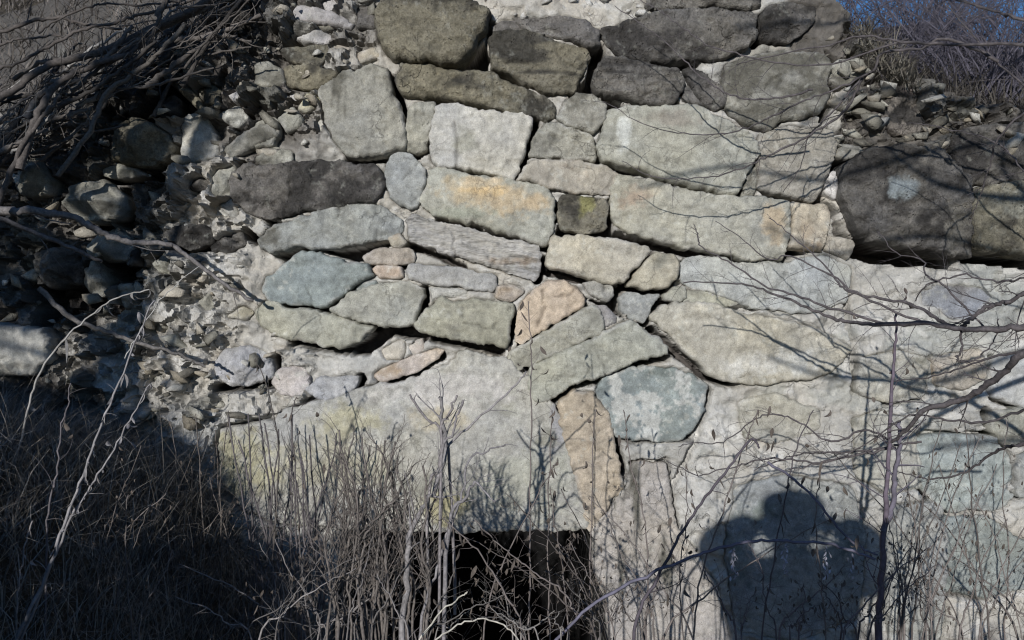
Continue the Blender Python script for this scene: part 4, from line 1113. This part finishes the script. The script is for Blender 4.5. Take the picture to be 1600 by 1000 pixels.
# twiggy thicket and sapling tops against the sky at upper right
rt = random.Random(9)
LB = ['fine purplish thicket standing against the sky at top right', 'twiggy dark bush at the right edge above the wall', 'low bare bush on the crest below the patch of sky', 'spreading bare bush at the top, left of the patch of sky', 'dense low brush rooted on the wall top at far right', 'small dark brush right below the patch of sky']
for i, (px, Y0, hgt, n) in enumerate([(1440, 1.7, .95, 60), (1590, 1.1, .85, 60), (1510, 1.3, .6, 44), (1300, 1.2, .6, 34), (1540, .35, .55, 46), (1400, .55, .45, 30)]):
    x0 = (px - 800) * K * (D + Y0) / D
    z0 = float(hill(np.array([x0]), np.array([Y0]))[0]) - .03
    e = empty('bare_bush', (x0, Y0, z0), label=LB[i], category='bush')
    t = Tubes()
    for j in range(n):
        a = rt.uniform(-1.1, 1.1); L = hgt * rt.uniform(.5, 1.1); yb = rt.uniform(-.3, .3)
        p = [(x0 + rt.uniform(-.12, .12), Y0, z0)]
        for s_ in range(5):
            aa = a * (.5 + .2 * s_) + rt.uniform(-.25, .25)
            q = p[-1]; p.append((q[0] + math.sin(aa) * L / 5, q[1] + yb * .2, q[2] + math.cos(aa) * L / 5))
        p = spline(p, 3)
        t.tube(p, .0045, .0015, (.09, .085, .11), 4)
        t.twigs(p, .0025, (.09, .085, .11), 7, L * .42, 1, (25, 70), .5, .2, 0, .3, 3)
    part('stem', t.mesh('stem'), M_BARK, e)

# ------------------------------------------------------------------ bare bush in the middle foreground
TW = (.135, .12, .112)
cb_ = empty('bare_bush', (-.30, -.78, .35), label='dense upright leafless bush in front of the big pale slab', category='bush')
def stems(root, paths, y, r0, r1, ntw, tl, lev, colr, name='stem', spread=(14, 45), leaf=None):
    for k_, pts in enumerate(paths):
        yy_ = y + random.uniform(-.07, .07); sc_ = (D + yy_) / D
        t = Tubes()
        x0, y0 = pts[0]
        p = px_path([(x0 - (pts[1][0] - x0) * .3, y0 + 260)] + list(pts), yy_, yy_ + random.uniform(-.06, .06), 5, .002)
        t.tube(p, r0 * K * sc_ * random.uniform(.8, 1.2), r1 * K * sc_, colr, 6, .12)
        t.twigs(p, r1 * K * sc_ * 1.2, colr, ntw, tl, lev, spread, .3, .33, .22, .2, 4, leaf)
        part(name, t.mesh(name), M_BARK, root)
stems(cb_, [[(628,1000),(636,920),(640,840),(656,800),(680,760),(696,700),(690,650),(688,620)]], -.82, 5.5, 2.6, 12, .12, 1, (.21,.20,.205))
stems(cb_, [[(670,775),(684,735),(698,700),(740,660),(800,608),(822,580)]], -.82, 2.8, 1.2, 4, .08, 0, (.25,.235,.24))
stems(cb_, [[(690,715),(705,680),(715,650),(724,624)], [(700,700),(665,655),(640,615)], [(690,690),(700,650),(714,618)]], -.82, 2.4, 1.6, 3, .04, 0, (.2,.185,.19))
stems(cb_, [[(655,990),(680,900),(700,828),(720,780),(732,720),(760,705),(792,696)], [(700,828),(728,775),(745,755),(770,785)]], -.8, 3.2, 1.2, 7, .09, 1, (.2,.19,.2))
P_ = []
rc = random.Random(21)
for i in range(22):
    bx = rc.uniform(500, 668); tx = bx + rc.uniform(-75, 60) * (1 if 540 < bx < 640 else .7)
    ty = rc.uniform(668, 790); 
    mx_ = bx + (tx - bx) * rc.uniform(.15, .4)
    P_.append([(bx, 1000), (bx + rc.uniform(-10, 10), 920), (mx_ + rc.uniform(-12, 12), 850), ((mx_ + tx) / 2 + rc.uniform(-18, 18), (850 + ty) / 2), (tx, ty)])
stems(cb_, P_, -.78, 2.7, 1.3, 20, .13, 1, TW)
lb_ = empty('bare_bush', (-.75, -.7, .7), label='thinner leafless bush left of the dense middle bush', category='bush')
P_ = []
for i in range(15):
    bx = rc.uniform(395, 505); tx = bx + rc.uniform(-60, 55); ty = rc.uniform(640, 760)
    P_.append([(bx, 1000), (bx + rc.uniform(-6, 6), 900), ((bx * .6 + tx * .4), 820), (tx, ty)])
stems(lb_, P_, -.38, 2.4, 1.1, 11, .13, 1, (.11, .10, .105), spread=(14, 40))

# ------------------------------------------------------------------ dry weeds
LEAFC = (.095, .08, .07)
def weed(pts, y, r0, r1, label, group=None, ntw=9, tl=.10, nleaf=14, lsz=.028, colr=(.15, .13, .125), leafc=LEAFC, lev=0, spread=(35, 70), y1=None, mat=None, name='dry_weed', up=.2, cat='weed', extend=True, frost=None):
    sc_ = (D + y) / D
    if extend:
        x0, y0 = pts[0]; pts = [(x0 - (pts[1][0] - x0) * .5, y0 + 230)] + list(pts)
    p = px_path(pts, y, y if y1 is None else y1, 6, .0015)
    base = p[0]
    root = empty(name, tuple(base), label=label, category=cat)
    if group: root['group'] = group
    lf = Leaves(); t = Tubes()
    t.tube(p, r0 * K * sc_, r1 * K * sc_, colr, 5, .08)
    tips = []
    def addleaf(o, d):
        tips.append(o)
        lf.leaf(o, random.uniform(.5, 1.2) * lsz, lsz * .38, leafc)
    if ntw: t.twigs(p, max(r1 * 1.1, .7) * K * sc_, colr, ntw, tl, lev, spread, .4, .25, up, .25, 3, (.5, addleaf))
    L = len(p) - 1
    for i in range(nleaf):
        k_ = random.randint(int(L * .3), L)
        lf.leaf(p[k_], random.uniform(.4, 1.3) * lsz, lsz * random.uniform(.12, .3), leafc)
    if frost:
        for (fx, fy, n_) in frost:       # hanging seed tassels
            o = P(fx, fy, y)
            for j in range(n_):
                f_ = j / n_
                lf.leaf(o + np.array([random.gauss(0, .003), random.gauss(0, .003), -f_ * .10 * sc_]), .012, .0055, frost_c)
    part('stem', t.mesh('stem'), M_STRAW, root)
    if lf.n: part('leaves', lf.mesh('leaves', False), M_LEAF, root)
    return root
frost_c = (.34, .34, .40)
PUR = (.13, .125, .17)
weed([(1372,1000),(1376,920),(1381,840),(1386,760),(1389,690),(1394,600),(1399,530),(1401,488)], -.75, 6.5, 1.5, 'tall straight purplish stalk in front of the right wall', colr=(.11,.09,.115), ntw=9, tl=.22, nleaf=8, lev=1)
weed([(1380,830),(1395,790),(1400,740),(1406,690),(1404,660)], -.75, 5, 3, 'short cut side stalk beside the tall purplish one', colr=(.12,.11,.14), ntw=6, tl=.12, nleaf=3, extend=False)
weed([(860,1010),(920,950),(1000,905),(1050,882),(1100,864),(1148,850),(1190,845),(1230,845),(1290,850),(1330,860),(1368,874)], -.95, 2.8, 2.2, 'long arching purple stem hung with pale seed tassels', colr=PUR, ntw=0, nleaf=0, extend=False, frost=[(1147,856,26),(1228,848,20),(1291,853,16),(1330,864,8)])
weed([(1200,722),(1250,755),(1290,800),(1330,845),(1372,868)], -.93, 2.2, 1.6, 'thin purple stem leaning into the top of the arching one', colr=PUR, ntw=3, tl=.05, nleaf=3, extend=False)
weed([(992,985),(1022,915),(1056,848),(1088,796),(1132,740),(1172,688),(1188,700)], -.9, 3.0, 1.6, 'dark stem slanting up right between opening and person shadow', colr=(.08,.07,.085), ntw=6, tl=.09, nleaf=10, extend=True)
weed([(826,1000),(828,900),(828,800),(829,700),(830,600),(829,540),(825,470)], -.72, 1.7, .8, 'tall thin upright weed with paired twigs before the pale slab', ntw=22, tl=.075, nleaf=6, spread=(45, 65), up=.05)
weed([(860,1000),(857,900),(857,800),(860,700),(862,640)], -.7, 1.6, .8, 'upright weed just right of the tall one with paired twigs', ntw=12, tl=.07, nleaf=10)
weed([(924,1000),(922,900),(924,800),(927,700),(930,640)], -.68, 1.5, .8, 'thin upright weed in front of the tan jamb stone', ntw=11, tl=.07, nleaf=12)
weed([(888,1000),(880,900),(868,820),(860,760)], -.72, 1.6, .8, 'weed crossing the top edge of the opening', ntw=8, tl=.08, nleaf=10)
weed([(755,1000),(770,920),(800,850),(848,760),(870,720)], -.85, 1.8, .8, 'slanting weed before the left part of the opening', ntw=9, tl=.08, nleaf=12)
weed([(820,1000),(790,930),(745,860),(690,810)], -.9, 2.2, 1.0, 'weed stem arching left over the dark opening', ntw=7, tl=.08, nleaf=14)
weed([(900,960),(880,925),(850,905),(815,880),(780,850),(740,812)], -.88, 1.8, .9, 'thin bowed stem across the middle of the opening', ntw=8, tl=.07, nleaf=12, extend=False)
weed([(680,1000),(720,975),(760,968),(790,978),(815,1005)], -.95, 1.6, 1.2, 'pale arched grass stem at the bottom of the opening', colr=(.42,.40,.36), ntw=0, nleaf=0, extend=False)
weed([(655,1000),(685,960),(722,932),(728,925)], -.92, 1.8, 1.0, 'short pale straw leaning before the opening', colr=(.45,.43,.38), ntw=0, nleaf=0, extend=False)
weed([(-6,1060),(32,984),(80,880),(108,796),(140,716),(172,632),(212,535),(240,470)], -1.0, 3.4, 1.0, 'pale thick dry stalk leaning right, left one of the pair', colr=(.25,.24,.25), ntw=5, tl=.05, nleaf=30, lsz=.03, leafc=(.22,.21,.215), extend=False)
weed([(0,1060),(40,984),(104,824),(136,768),(172,712),(208,648),(235,600)], -.98, 2.6, .9, 'pale dry stalk leaning right, lower one of the pair', colr=(.24,.23,.24), ntw=5, tl=.05, nleaf=18, lsz=.028, leafc=(.21,.20,.205), extend=False)
weed([(6,830),(20,740),(46,630),(66,577),(102,528),(148,488),(185,465),(235,452)], -.7, 2.0, 1.1, 'pale bowed grass stem with hanging tassels over the left rubble', colr=(.28,.27,.26), ntw=0, nleaf=8, extend=False, lsz=.05, leafc=(.17,.165,.165))
weed([(195,560),(220,515),(250,470),(285,435),(312,416)], -.6, 1.0, .6, 'hair-thin straw reaching up to the grey branch tip', colr=(.35,.34,.33), ntw=0, nleaf=0, extend=False)
weed([(26,960),(32,900),(40,850),(50,815)], -.95, 1.6, 1.2, 'single stem with a small seed head at far lower left', colr=(.26,.24,.24), ntw=0, nleaf=10, lsz=.018, leafc=(.24,.22,.22))
weed([(72,900),(76,800),(88,740),(95,670),(105,640),(110,600)], -.9, 2.0, 1.0, 'dark crooked twig standing behind the pale stalk pair', colr=(.12,.11,.12), ntw=6, tl=.09, nleaf=2)
weed([(430,1000),(425,900),(432,800),(435,700),(418,610),(400,560)], -.5, 1.8, .8, 'leafy dry weed touching the small violet stone', ntw=12, tl=.09, nleaf=26, lsz=.032, colr=(.10,.09,.085), leafc=(.10,.09,.08))
weed([(470,1000),(468,860),(462,740),(455,660),(462,620)], -.6, 1.8, .9, 'leafy dry weed at the left foot of the pale slab', ntw=14, tl=.1, nleaf=20, lsz=.03, colr=(.10,.09,.09))
weed([(1010,1000),(1012,900),(1005,800),(985,720),(975,640)], -.5, 1.5, .7, 'weed rising to the blue-green blotched stone', ntw=12, tl=.09, nleaf=12)
weed([(1085,1000),(1095,900),(1130,800),(1165,690),(1185,640)], -.8, 1.7, .8, 'slanting weed crossing the left arm of the person shadow', ntw=10, tl=.1, nleaf=10)
weed([(1190,1000),(1205,900),(1222,800),(1245,700),(1270,640)], -.85, 1.6, .8, 'slanting weed crossing the middle of the person shadow', ntw=7, tl=.09, nleaf=8, colr=(.08,.07,.08))
weed([(1290,1000),(1282,900),(1275,800),(1285,720)], -.8, 1.4, .7, 'weed with curled leaves over the right arm of the shadow', ntw=8, tl=.09, nleaf=12)
# the tangle along the foot of the wall, nothing tells these apart
rw = random.Random(31)
def tangle(n, x0, x1, t0, t1, y0, y1, label, group, c=(.12, .105, .10), nl=6, ntw=10, lean=85):
    for i in range(n):
        bx = rw.uniform(x0, x1); tx = bx + rw.gauss(0, lean) * 1.2; ty = rw.uniform(t0, t1)
        g = rw.uniform(.7, 1.5)
        weed([(bx, 1000), (bx + (tx - bx) * .25 + rw.uniform(-8, 8), 1000 - (1000 - ty) * .35), (bx + (tx - bx) * .6 + rw.uniform(-8, 8), 1000 - (1000 - ty) * .7), (tx, ty)],
             rw.uniform(y0, y1), rw.uniform(1.1, 2.2), .7, ('tall ' if ty < t0 + (t1 - t0) * .33 else 'low ' if ty > t0 + (t1 - t0) * .66 else 'medium ') + ('left-leaning ' if tx < bx - 18 else 'right-leaning ' if tx > bx + 18 else 'upright ')
             + ('dark ' if g < 1.1 else 'paler ') + label + (', left part' if bx < x0 + (x1 - x0) / 3 else ', right part' if bx > x1 - (x1 - x0) / 3 else ', middle part'), group, ntw, .095, nl, .018, tuple(k_ * g for k_ in c), lev=rw.choice([0, 0, 1]))
tangle(30, 1400, 1620, 640, 900, -.9, -.35, 'dry weed in the lower right tangle', 'dry weeds at lower right')
tangle(12, 1060, 1400, 820, 950, -.95, -.5, 'dry weed within the person shadow', 'dry weeds in the person shadow', (.09, .08, .09))
tangle(12, 930, 1090, 720, 920, -.9, -.4, 'dry weed before the grey jamb', 'dry weeds before the jamb')
tangle(11, 640, 940, 880, 965, -1.0, -.6, 'dry weed before the dark opening', 'dry weeds before the opening', (.16, .15, .145), 9, 8, 90)
tangle(24, 380, 660, 820, 940, -1.0, -.6, 'dry weed under the middle bushes', 'dry weeds under the bushes', (.15, .14, .14), 5)
tangle(18, 200, 420, 640, 880, -.4, -.1, 'dry weed on the left bank', 'dry weeds on the bank', (.12, .105, .095), 7)
tangle(16, -20, 230, 600, 860, -.9, -.3, 'dry weed at the far lower left edge', 'dry weeds at the left edge', (.13, .115, .11), 5)
# matted grass between them: rooted on posts of earth below the frame, tall enough to be seen
def tuftfield(n, x0, x1, y0, y1, ln, wd, lean, ca, cb2, label, zoff=0.0):
    X_ = RNG.uniform(x0, x1, n); Y_ = RNG.uniform(y0, y1, n)
    Z_ = front(X_, Y_) + zoff
    blades('dry_grass', np.stack([X_, Y_, Z_], 1), ln, wd, ca, cb2, lean, seg=6, droop=1.5, kind='stuff', category='grass', label=label)
tuftfield(650, -1.0, -.5, -.5, -.15, .45, .0028, .45, (.14,.13,.12), (.05,.048,.045), 'dark dry grass between the left bush and the bank')
tuftfield(700, -.6, -.24, -1.05, -.45, .62, .0026, .38, (.16,.15,.14), (.06,.055,.055), 'long dry grass between the bush stems and before the opening')
tuftfield(800, .25, 1.7, -.9, -.25, .55, .0026, .4, (.12,.11,.105), (.045,.04,.04), 'long dark dry grass at the foot of the right wall')

# ------------------------------------------------------------------ outside the frame: what casts the shade
SB = (.10, .085, .07)
def caster(name, strokes, s0, label, cat, r_ground=None, leafy=None, bark=SB):
    """branches whose shadows follow the given strokes on the wall (px,py,width px)"""
    x0, z0 = strokes[0][0][0], strokes[0][0][1]
    b0 = Q(x0, z0, s0); root = empty(name, (float(b0[0]), float(b0[1]), 0.0), label=label, category=cat)
    for k_, (pts, w0, w1) in enumerate([(s_[0:-2], s_[-2], s_[-1]) for s_ in strokes]):
        pass
    return root
def tree(label, trunk, limbs, s0, name='bare_tree'):
    b0 = Q(*trunk[0][0], s0); root = empty(name, (float(b0[0]), float(b0[1]), -.05), label=label, category='tree')
    t = Tubes(); pts, w0, w1 = trunk
    wp = [Q(a, b, s0) for a, b in pts]; g0 = wp[0].copy(); g0[2] = -.05
    if wp[0][2] > .1: wp = [g0] + wp
    t.tube(spline(wp, 6), w0 * K / 2 * 1.15, w1 * K / 2, SB, 10, .05)
    part('trunk', t.mesh('trunk'), M_BARK, root)
    t = Tubes()
    for (lp, a0, a1, ntw) in limbs:
        ds = random.uniform(-.25, .25)
        wp = [Q(a, b, s0 + ds * i / max(1, len(lp) - 1)) for i, (a, b) in enumerate(lp)]
        pp = spline(wp, 5)
        t.tube(pp, a0 * K / 2, a1 * K / 2, SB, 6, .08)
        if ntw: t.twigs(pp, a1 * K * .4, SB, ntw, .35, 1, (25, 60), .4, .2, .1, .2, 4)
    part('crown', t.mesh('crown'), M_BARK, root)
tree('bare tree behind and left of the camera shading the left wall',
     ([(60, 900), (130, 700), (180, 560), (205, 420), (225, 330), (262, 215), (285, 60), (300, -250)], 66, 44),
     [([(150,660),(190,560),(240,470),(300,400)], 26, 10, 4), ([(205,430),(150,330),(60,230),(-60,120)], 34, 16, 6), ([(225,340),(275,300),(325,235),(340,150),(330,40)], 22, 14, 3),
      ([(235,300),(190,200),(120,120),(60,0)], 40, 20, 6), ([(262,215),(240,120),(200,40),(180,-80)], 44, 22, 5), ([(285,100),(330,60),(400,20),(480,-60)], 30, 16, 6),
      ([(180,560),(110,500),(40,470),(-80,400)], 36, 20, 6), ([(200,440),(120,400),(20,350),(-90,330)], 40, 20, 6), ([(200,150),(300,90),(380,70),(440,10)], 30, 14, 5),
      ([(170,600),(90,560),(20,540)], 16, 8, 0), ([(140,680),(60,640),(-60,620)], 50, 24, 4), ([(283,120),(250,60),(170,20)], 30, 18, 4), ([(345,60),(330,150),(316,220),(288,330),(262,400)], 15, 24, 3), ([(262,300),(240,370),(214,450),(205,560),(215,640)], 24, 26, 3), ([(300,480),(275,540),(262,620)], 12, 18, 4), ([(420,150),(380,230),(350,260)], 8, 5, 5)], 3.6)
# unseen leafy masses added at the left, shaped to cast the shade
def leafy_shade(name, label, outline, s0, n, seed, thick=.35):
    rg = np.random.default_rng(seed); ol = np.array(outline, float)
    lo, hi = ol.min(0), ol.max(0); pts = []
    while len(pts) < n:
        c = rg.uniform(lo, hi, (4000, 2)); d, ins = poly_dist(c, ol); pts += list(c[ins])
    pts = np.array(pts[:n]); sv = s0 + rg.uniform(-thick, thick, n)
    W = np.stack([(pts[:, 0] - 800) * K - SX * sv, -sv, CZ + (500 - pts[:, 1]) * K + SZ * sv], 1)
    W = W[W[:, 2] > .02]; n = len(W)
    a = rg.normal(size=(n, 3)); a /= np.linalg.norm(a, axis=1)[:, None]
    b = np.cross(a, rg.normal(size=(n, 3))); b /= np.linalg.norm(b, axis=1)[:, None]
    L = rg.uniform(.02, .045, (n, 1))
    v = np.stack([W - a * L, W + b * L * .45, W + a * L, W - b * L * .45], 1).reshape(-1, 3)
    f = np.arange(n * 4).reshape(n, 4)
    c = np.repeat(np.array((.05, .075, .035))[None] * rg.uniform(.6, 1.4, (n, 1)), 4, 0)
    x_, s_ = W[:, 0].mean(), -W[:, 1].mean()
    root = empty(name, (float(x_), float(-s_), 0), label=label, category='shrub')
    part('foliage', mesh_np('foliage', v, f, c, False), M_LEAF, root)
    t = Tubes()
    for i in range(14):
        q_ = W[rg.integers(n)]; t.tube(spline([(x_ + rg.normal() * .05, -s_, 0), ((x_ + q_[0]) / 2, (-s_ + q_[1]) / 2, q_[2] * .4), tuple(q_)], 5), .014, .004, SB, 5)
    part('stem', t.mesh('stem'), M_BARK, root)
leafy_shade('added_shade_shrub', 'unseen low leafy mass added left of the camera to shade the bank', [(-500,560),(-200,585),(30,600),(150,640),(238,640),(300,712),(352,770),(372,815),(430,834),(540,850),(620,850),(650,900),(690,1100),(690,1500),(-500,1500)], 2.2, 26000, 5, .25)
leafy_shade('added_shade_shrub', 'unseen tall leafy mass added far left to shade the stick pile', [(-500,120),(-100,200),(60,250),(150,190),(225,130),(150,260),(60,300),(30,360),(100,410),(190,400),(120,500),(60,520),(-500,500)], 4.2, 3300, 6, .3)
# shadow strokes on the right: limbs of a tree behind the camera
tree('bare tree behind and right of the camera throwing thin shadows on the right wall',
     ([(1950, 1400), (1930, 900), (1900, 500), (1880, 100), (1860, -400)], 60, 30),
     [([(1895,420),(1700,380),(1600,330),(1540,320),(1450,300),(1380,250)], 20, 8, 14), ([(1600,330),(1560,260),(1585,215),(1600,150)], 12, 6, 8), ([(1900,520),(1700,520),(1600,549),(1501,588),(1436,600),(1363,593),(1280,588),(1200,560)], 12, 5, 12),
      ([(1885,200),(1700,150),(1500,170),(1350,150),(1250,200)], 16, 6, 16), ([(1880,100),(1700,20),(1500,60),(1300,40),(1150,60)], 16, 6, 18), ([(1890,300),(1700,230),(1500,240),(1300,290),(1150,270),(1000,300)], 12, 5, 16), ([(1890,380),(1650,420),(1450,380),(1300,400),(1200,360)], 12, 5, 14), ([(1920,800),(1750,720),(1600,690),(1450,700)], 16, 6, 6)], 2.6)

# ------------------------------------------------------------------ the photographer, behind the camera, whose shadow falls on the wall
M_SKIN = mat_plain('skin', (.52, .34, .26), .6, 30)
M_JACK = mat_plain('jacket_cloth', (.05, .06, .09), .85, 80)
M_TROU = mat_plain('denim', (.05, .065, .11), .9, 120)
M_HAIR = mat_plain('hair', (.06, .04, .03), .7, 200)
M_BOOT = mat_plain('leather', (.06, .04, .03), .5, 60)
M_PHON = mat_plain('black_plastic', (.02, .02, .022), .35, 20)
M_GLAS = mat_plain('glass_lens', (.01, .012, .02), .08, 20)
def skin_mesh(name, joints, edges, root=0, sub=2):
    """joints: list of (x,y,z,rx,ry)"""
    me = bpy.data.meshes.new(name + '_cage')
    me.from_pydata([j[:3] for j in joints], edges, [])
    ob = bpy.data.objects.new(name + '_cage', me); COL.objects.link(ob)
    md = ob.modifiers.new('skin', 'SKIN'); md.use_smooth_shade = True
    for i, j in enumerate(joints):
        me.skin_vertices[0].data[i].radius = (j[3], j[4] if len(j) > 4 else j[3])
        me.skin_vertices[0].data[i].use_root = (i == root)
    s2 = ob.modifiers.new('sub', 'SUBSURF'); s2.levels = sub; s2.render_levels = sub
    dg = bpy.context.evaluated_depsgraph_get(); dg.update()
    out = bpy.data.meshes.new_from_object(ob.evaluated_get(dg)); out.name = name
    bpy.data.objects.remove(ob, do_unlink=True); bpy.data.meshes.remove(me)
    out.polygons.foreach_set('use_smooth', np.ones(len(out.polygons), bool))
    return out
PX, PY = -.11, -3.22
def L3(a, b, t): return tuple(a[i] + (b[i] - a[i]) * t for i in range(3))
J = []; EG = []
def jn(p, r, r2=None, par=None):
    J.append((p[0], p[1], p[2], r, r2 if r2 else r)); 
    if par is not None: EG.append((par, len(J) - 1))
    return len(J) - 1
pel = jn((PX, PY, .98), .15, .11)
wst = jn((PX, PY, 1.14), .135, .10, pel)
che = jn((PX, PY, 1.34), .155, .11, wst)
nck = jn((PX + .01, PY + .02, 1.49), .055, .055, che)
hd0 = jn((PX + .015, PY + .07, 1.575), .062, .070, nck)
hd1 = jn((PX + .02, PY + .09, 1.65), .076, .092, hd0)
hd2 = jn((PX + .02, PY + .08, 1.715), .062, .078, hd1)
cent = (-.02, -2.90, 1.60)
hands = {}
for sgn in (-1, 1):
    sh = (PX + sgn * .17, PY + .01, 1.49); el = (-.055 + sgn * .24, -3.04, 1.56); wr = (-.01 + sgn * .125, -2.93, 1.60)
    a = jn(sh, .062, .062, che); b = jn(L3(sh, el, .55), .048, .048, a); c = jn(el, .040, .040, b)
    d_ = jn(L3(el, wr, .4), .038, .038, c); w = jn(wr, .024, .030, d_)
    pm = jn((wr[0] - sgn * .035, wr[1] + .004, wr[2] + .004), .016, .036, w)
    pk = jn((wr[0] - sgn * .060, wr[1] + .006, wr[2] + .004), .014, .036, pm)
    for k_, (dz, ln_) in enumerate([(.030, .062), (.011, .070), (-.009, .064), (-.027, .050)]):
        q0 = (wr[0] - sgn * .062, wr[1] + .008, wr[2] + dz * .9)
        f0 = jn(q0, .0095, .0095, pk)
        f1 = jn((q0[0] - sgn * ln_ * .35, q0[1] + .026, q0[2] + dz * .2), .0085, .0085, f0)
        f2 = jn((q0[0] - sgn * ln_ * .20 + sgn * .0, q0[1] + .046, q0[2] + dz * .3), .0075, .0075, f1) if False else jn((q0[0] - sgn * ln_ * .62, q0[1] + .036, q0[2] + dz * .35), .0078, .0078, f1)
        jn((q0[0] - sgn * ln_ * .85, q0[1] + .030, q0[2] + dz * .4), .0065, .0065, f2)
    t0_ = jn((wr[0] - sgn * .028, wr[1] - .012, wr[2] - .036), .012, .012, pm)
    t1_ = jn((wr[0] - sgn * .052, wr[1] - .018, wr[2] - .048), .0105, .0105, t0_)
    jn((wr[0] - sgn * .074, wr[1] - .014, wr[2] - .042), .009, .009, t1_)
for sgn in (-1, 1):
    h = jn((PX + sgn * .09, PY, .90), .088, .088, pel); k1 = jn((PX + sgn * .10, PY, .70), .070, .070, h); k2 = jn((PX + sgn * .105, PY + .015, .49), .052, .052, k1)
    k3 = jn((PX + sgn * .11, PY - .01, .32), .050, .050, k2); an = jn((PX + sgn * .115, PY - .02, .10), .034, .034, k3); ft = jn((PX + sgn * .125, PY + .06, .045), .036, .032, an)
    jn((PX + sgn * .13, PY + .14, .035), .034, .026, ft)
gz = float(front(np.array([PX]), np.array([PY]))[0])
per = empty('person', (PX, PY, gz), label='photographer in dark jacket and jeans holding a phone at eye level', category='person')
part('body', skin_mesh('body', J, EG, pel), M_SKIN, per)
# jacket with sleeves, trousers, boots, hair and hood, face
J = []; EG = []
pel = jn((PX, PY, .90), .185, .14); wst = jn((PX, PY, 1.12), .170, .125, pel); che = jn((PX, PY, 1.34), .185, .135, wst); nck = jn((PX + .01, PY + .01, 1.53), .125, .100, che)
for sgn in (-1, 1):
    sh = (PX + sgn * .17, PY + .01, 1.50); el = (-.055 + sgn * .24, -3.04, 1.56); wr = (-.01 + sgn * .135, -2.935, 1.605)
    a = jn(sh, .100, .100, che); b = jn(L3(sh, el, .55), .092, .092, a); c = jn(el, .082, .082, b); d_ = jn(L3(el, wr, .4), .066, .066, c); jn(wr, .045, .046, d_)
part('jacket', skin_mesh('jacket', J, EG, pel), M_JACK, per)
J = []; EG = []
pel = jn((PX, PY, .98), .160, .122)
for sgn in (-1, 1):
    h = jn((PX + sgn * .09, PY, .88), .098, .098, pel); k1 = jn((PX + sgn * .10, PY, .70), .085, .085, h); k2 = jn((PX + sgn * .105, PY + .015, .49), .068, .068, k1)
    k3 = jn((PX + sgn * .11, PY - .01, .32), .066, .066, k2); jn((PX + sgn * .115, PY - .02, .10), .060, .060, k3)
part('trousers', skin_mesh('trousers', J, EG, pel), M_TROU, per)
for sgn in (-1, 1):
    J = []; EG = []
    a = jn((PX + sgn * .115, PY - .025, .16), .052); b = jn((PX + sgn * .117, PY - .02, .06), .050, .046, a); c = jn((PX + sgn * .125, PY + .07, .045), .048, .036, b); jn((PX + sgn * .13, PY + .15, .035), .042, .028, c)
    part('boot', skin_mesh('boot', J, EG, 0), M_BOOT, per)
J = []; EG = []
a = jn((PX + .018, PY + .045, 1.60), .105, .080); b = jn((PX + .02, PY + .045, 1.69), .140, .112, a); jn((PX + .02, PY + .065, 1.775), .112, .100, b)
part('hair', skin_mesh('hair', J, EG, 0), M_HAIR, per)
def ico(center, r, sc3=(1, 1, 1)):
    import bmesh
    bm = bmesh.new(); bmesh.ops.create_icosphere(bm, subdivisions=2, radius=r)
    for v in bm.verts: v.co = Vector((v.co.x * sc3[0] + center[0], v.co.y * sc3[1] + center[1], v.co.z * sc3[2] + center[2]))
    me = bpy.data.meshes.new('m'); bm.to_mesh(me); bm.free()
    me.polygons.foreach_set('use_smooth', np.ones(len(me.polygons), bool)); return me
M_EYE = mat_plain('eye', (.7, .7, .68), .2, 10); M_LIP = mat_plain('lip', (.45, .2, .17), .5, 40)
fx, fy, fz = PX + .02, PY + .172, 1.645
for sgn in (-1, 1):
    part('eye', ico((fx + sgn * .031, fy - .006, fz + .012), .0125), M_EYE, per)
    part('ear', ico((fx + sgn * .088, fy - .085, fz), .028, (.35, .6, 1.1)), M_SKIN, per)
part('nose', ico((fx, fy + .010, fz - .022), .017, (.75, 1.0, 1.5)), M_SKIN, per)
part('mouth', ico((fx, fy - .004, fz - .060), .022, (1.1, .5, .3)), M_LIP, per)
ph = empty('mobile_phone', (0, -2.872, 1.60), label='black phone held sideways in both hands', category='phone')
import bmesh
def bev_box(size, center, bev):
    bm = bmesh.new(); bmesh.ops.create_cube(bm, size=1)
    for v in bm.verts: v.co = Vector((v.co.x * size[0] + center[0], v.co.y * size[1] + center[1], v.co.z * size[2] + center[2]))
    bmesh.ops.bevel(bm, geom=bm.edges[:], offset=bev, segments=2, affect='EDGES')
    me = bpy.data.meshes.new('m'); bm.to_mesh(me); bm.free(); return me
part('case', bev_box((.145, .009, .072), (0, -2.872, 1.60), .003), M_PHON, ph)
part('screen', bev_box((.125, .0015, .064), (0, -2.8772, 1.60), .0005), M_GLAS, ph)
part('lens', bev_box((.012, .004, .012), (0, -2.866, 1.60), .0015), M_GLAS, ph)
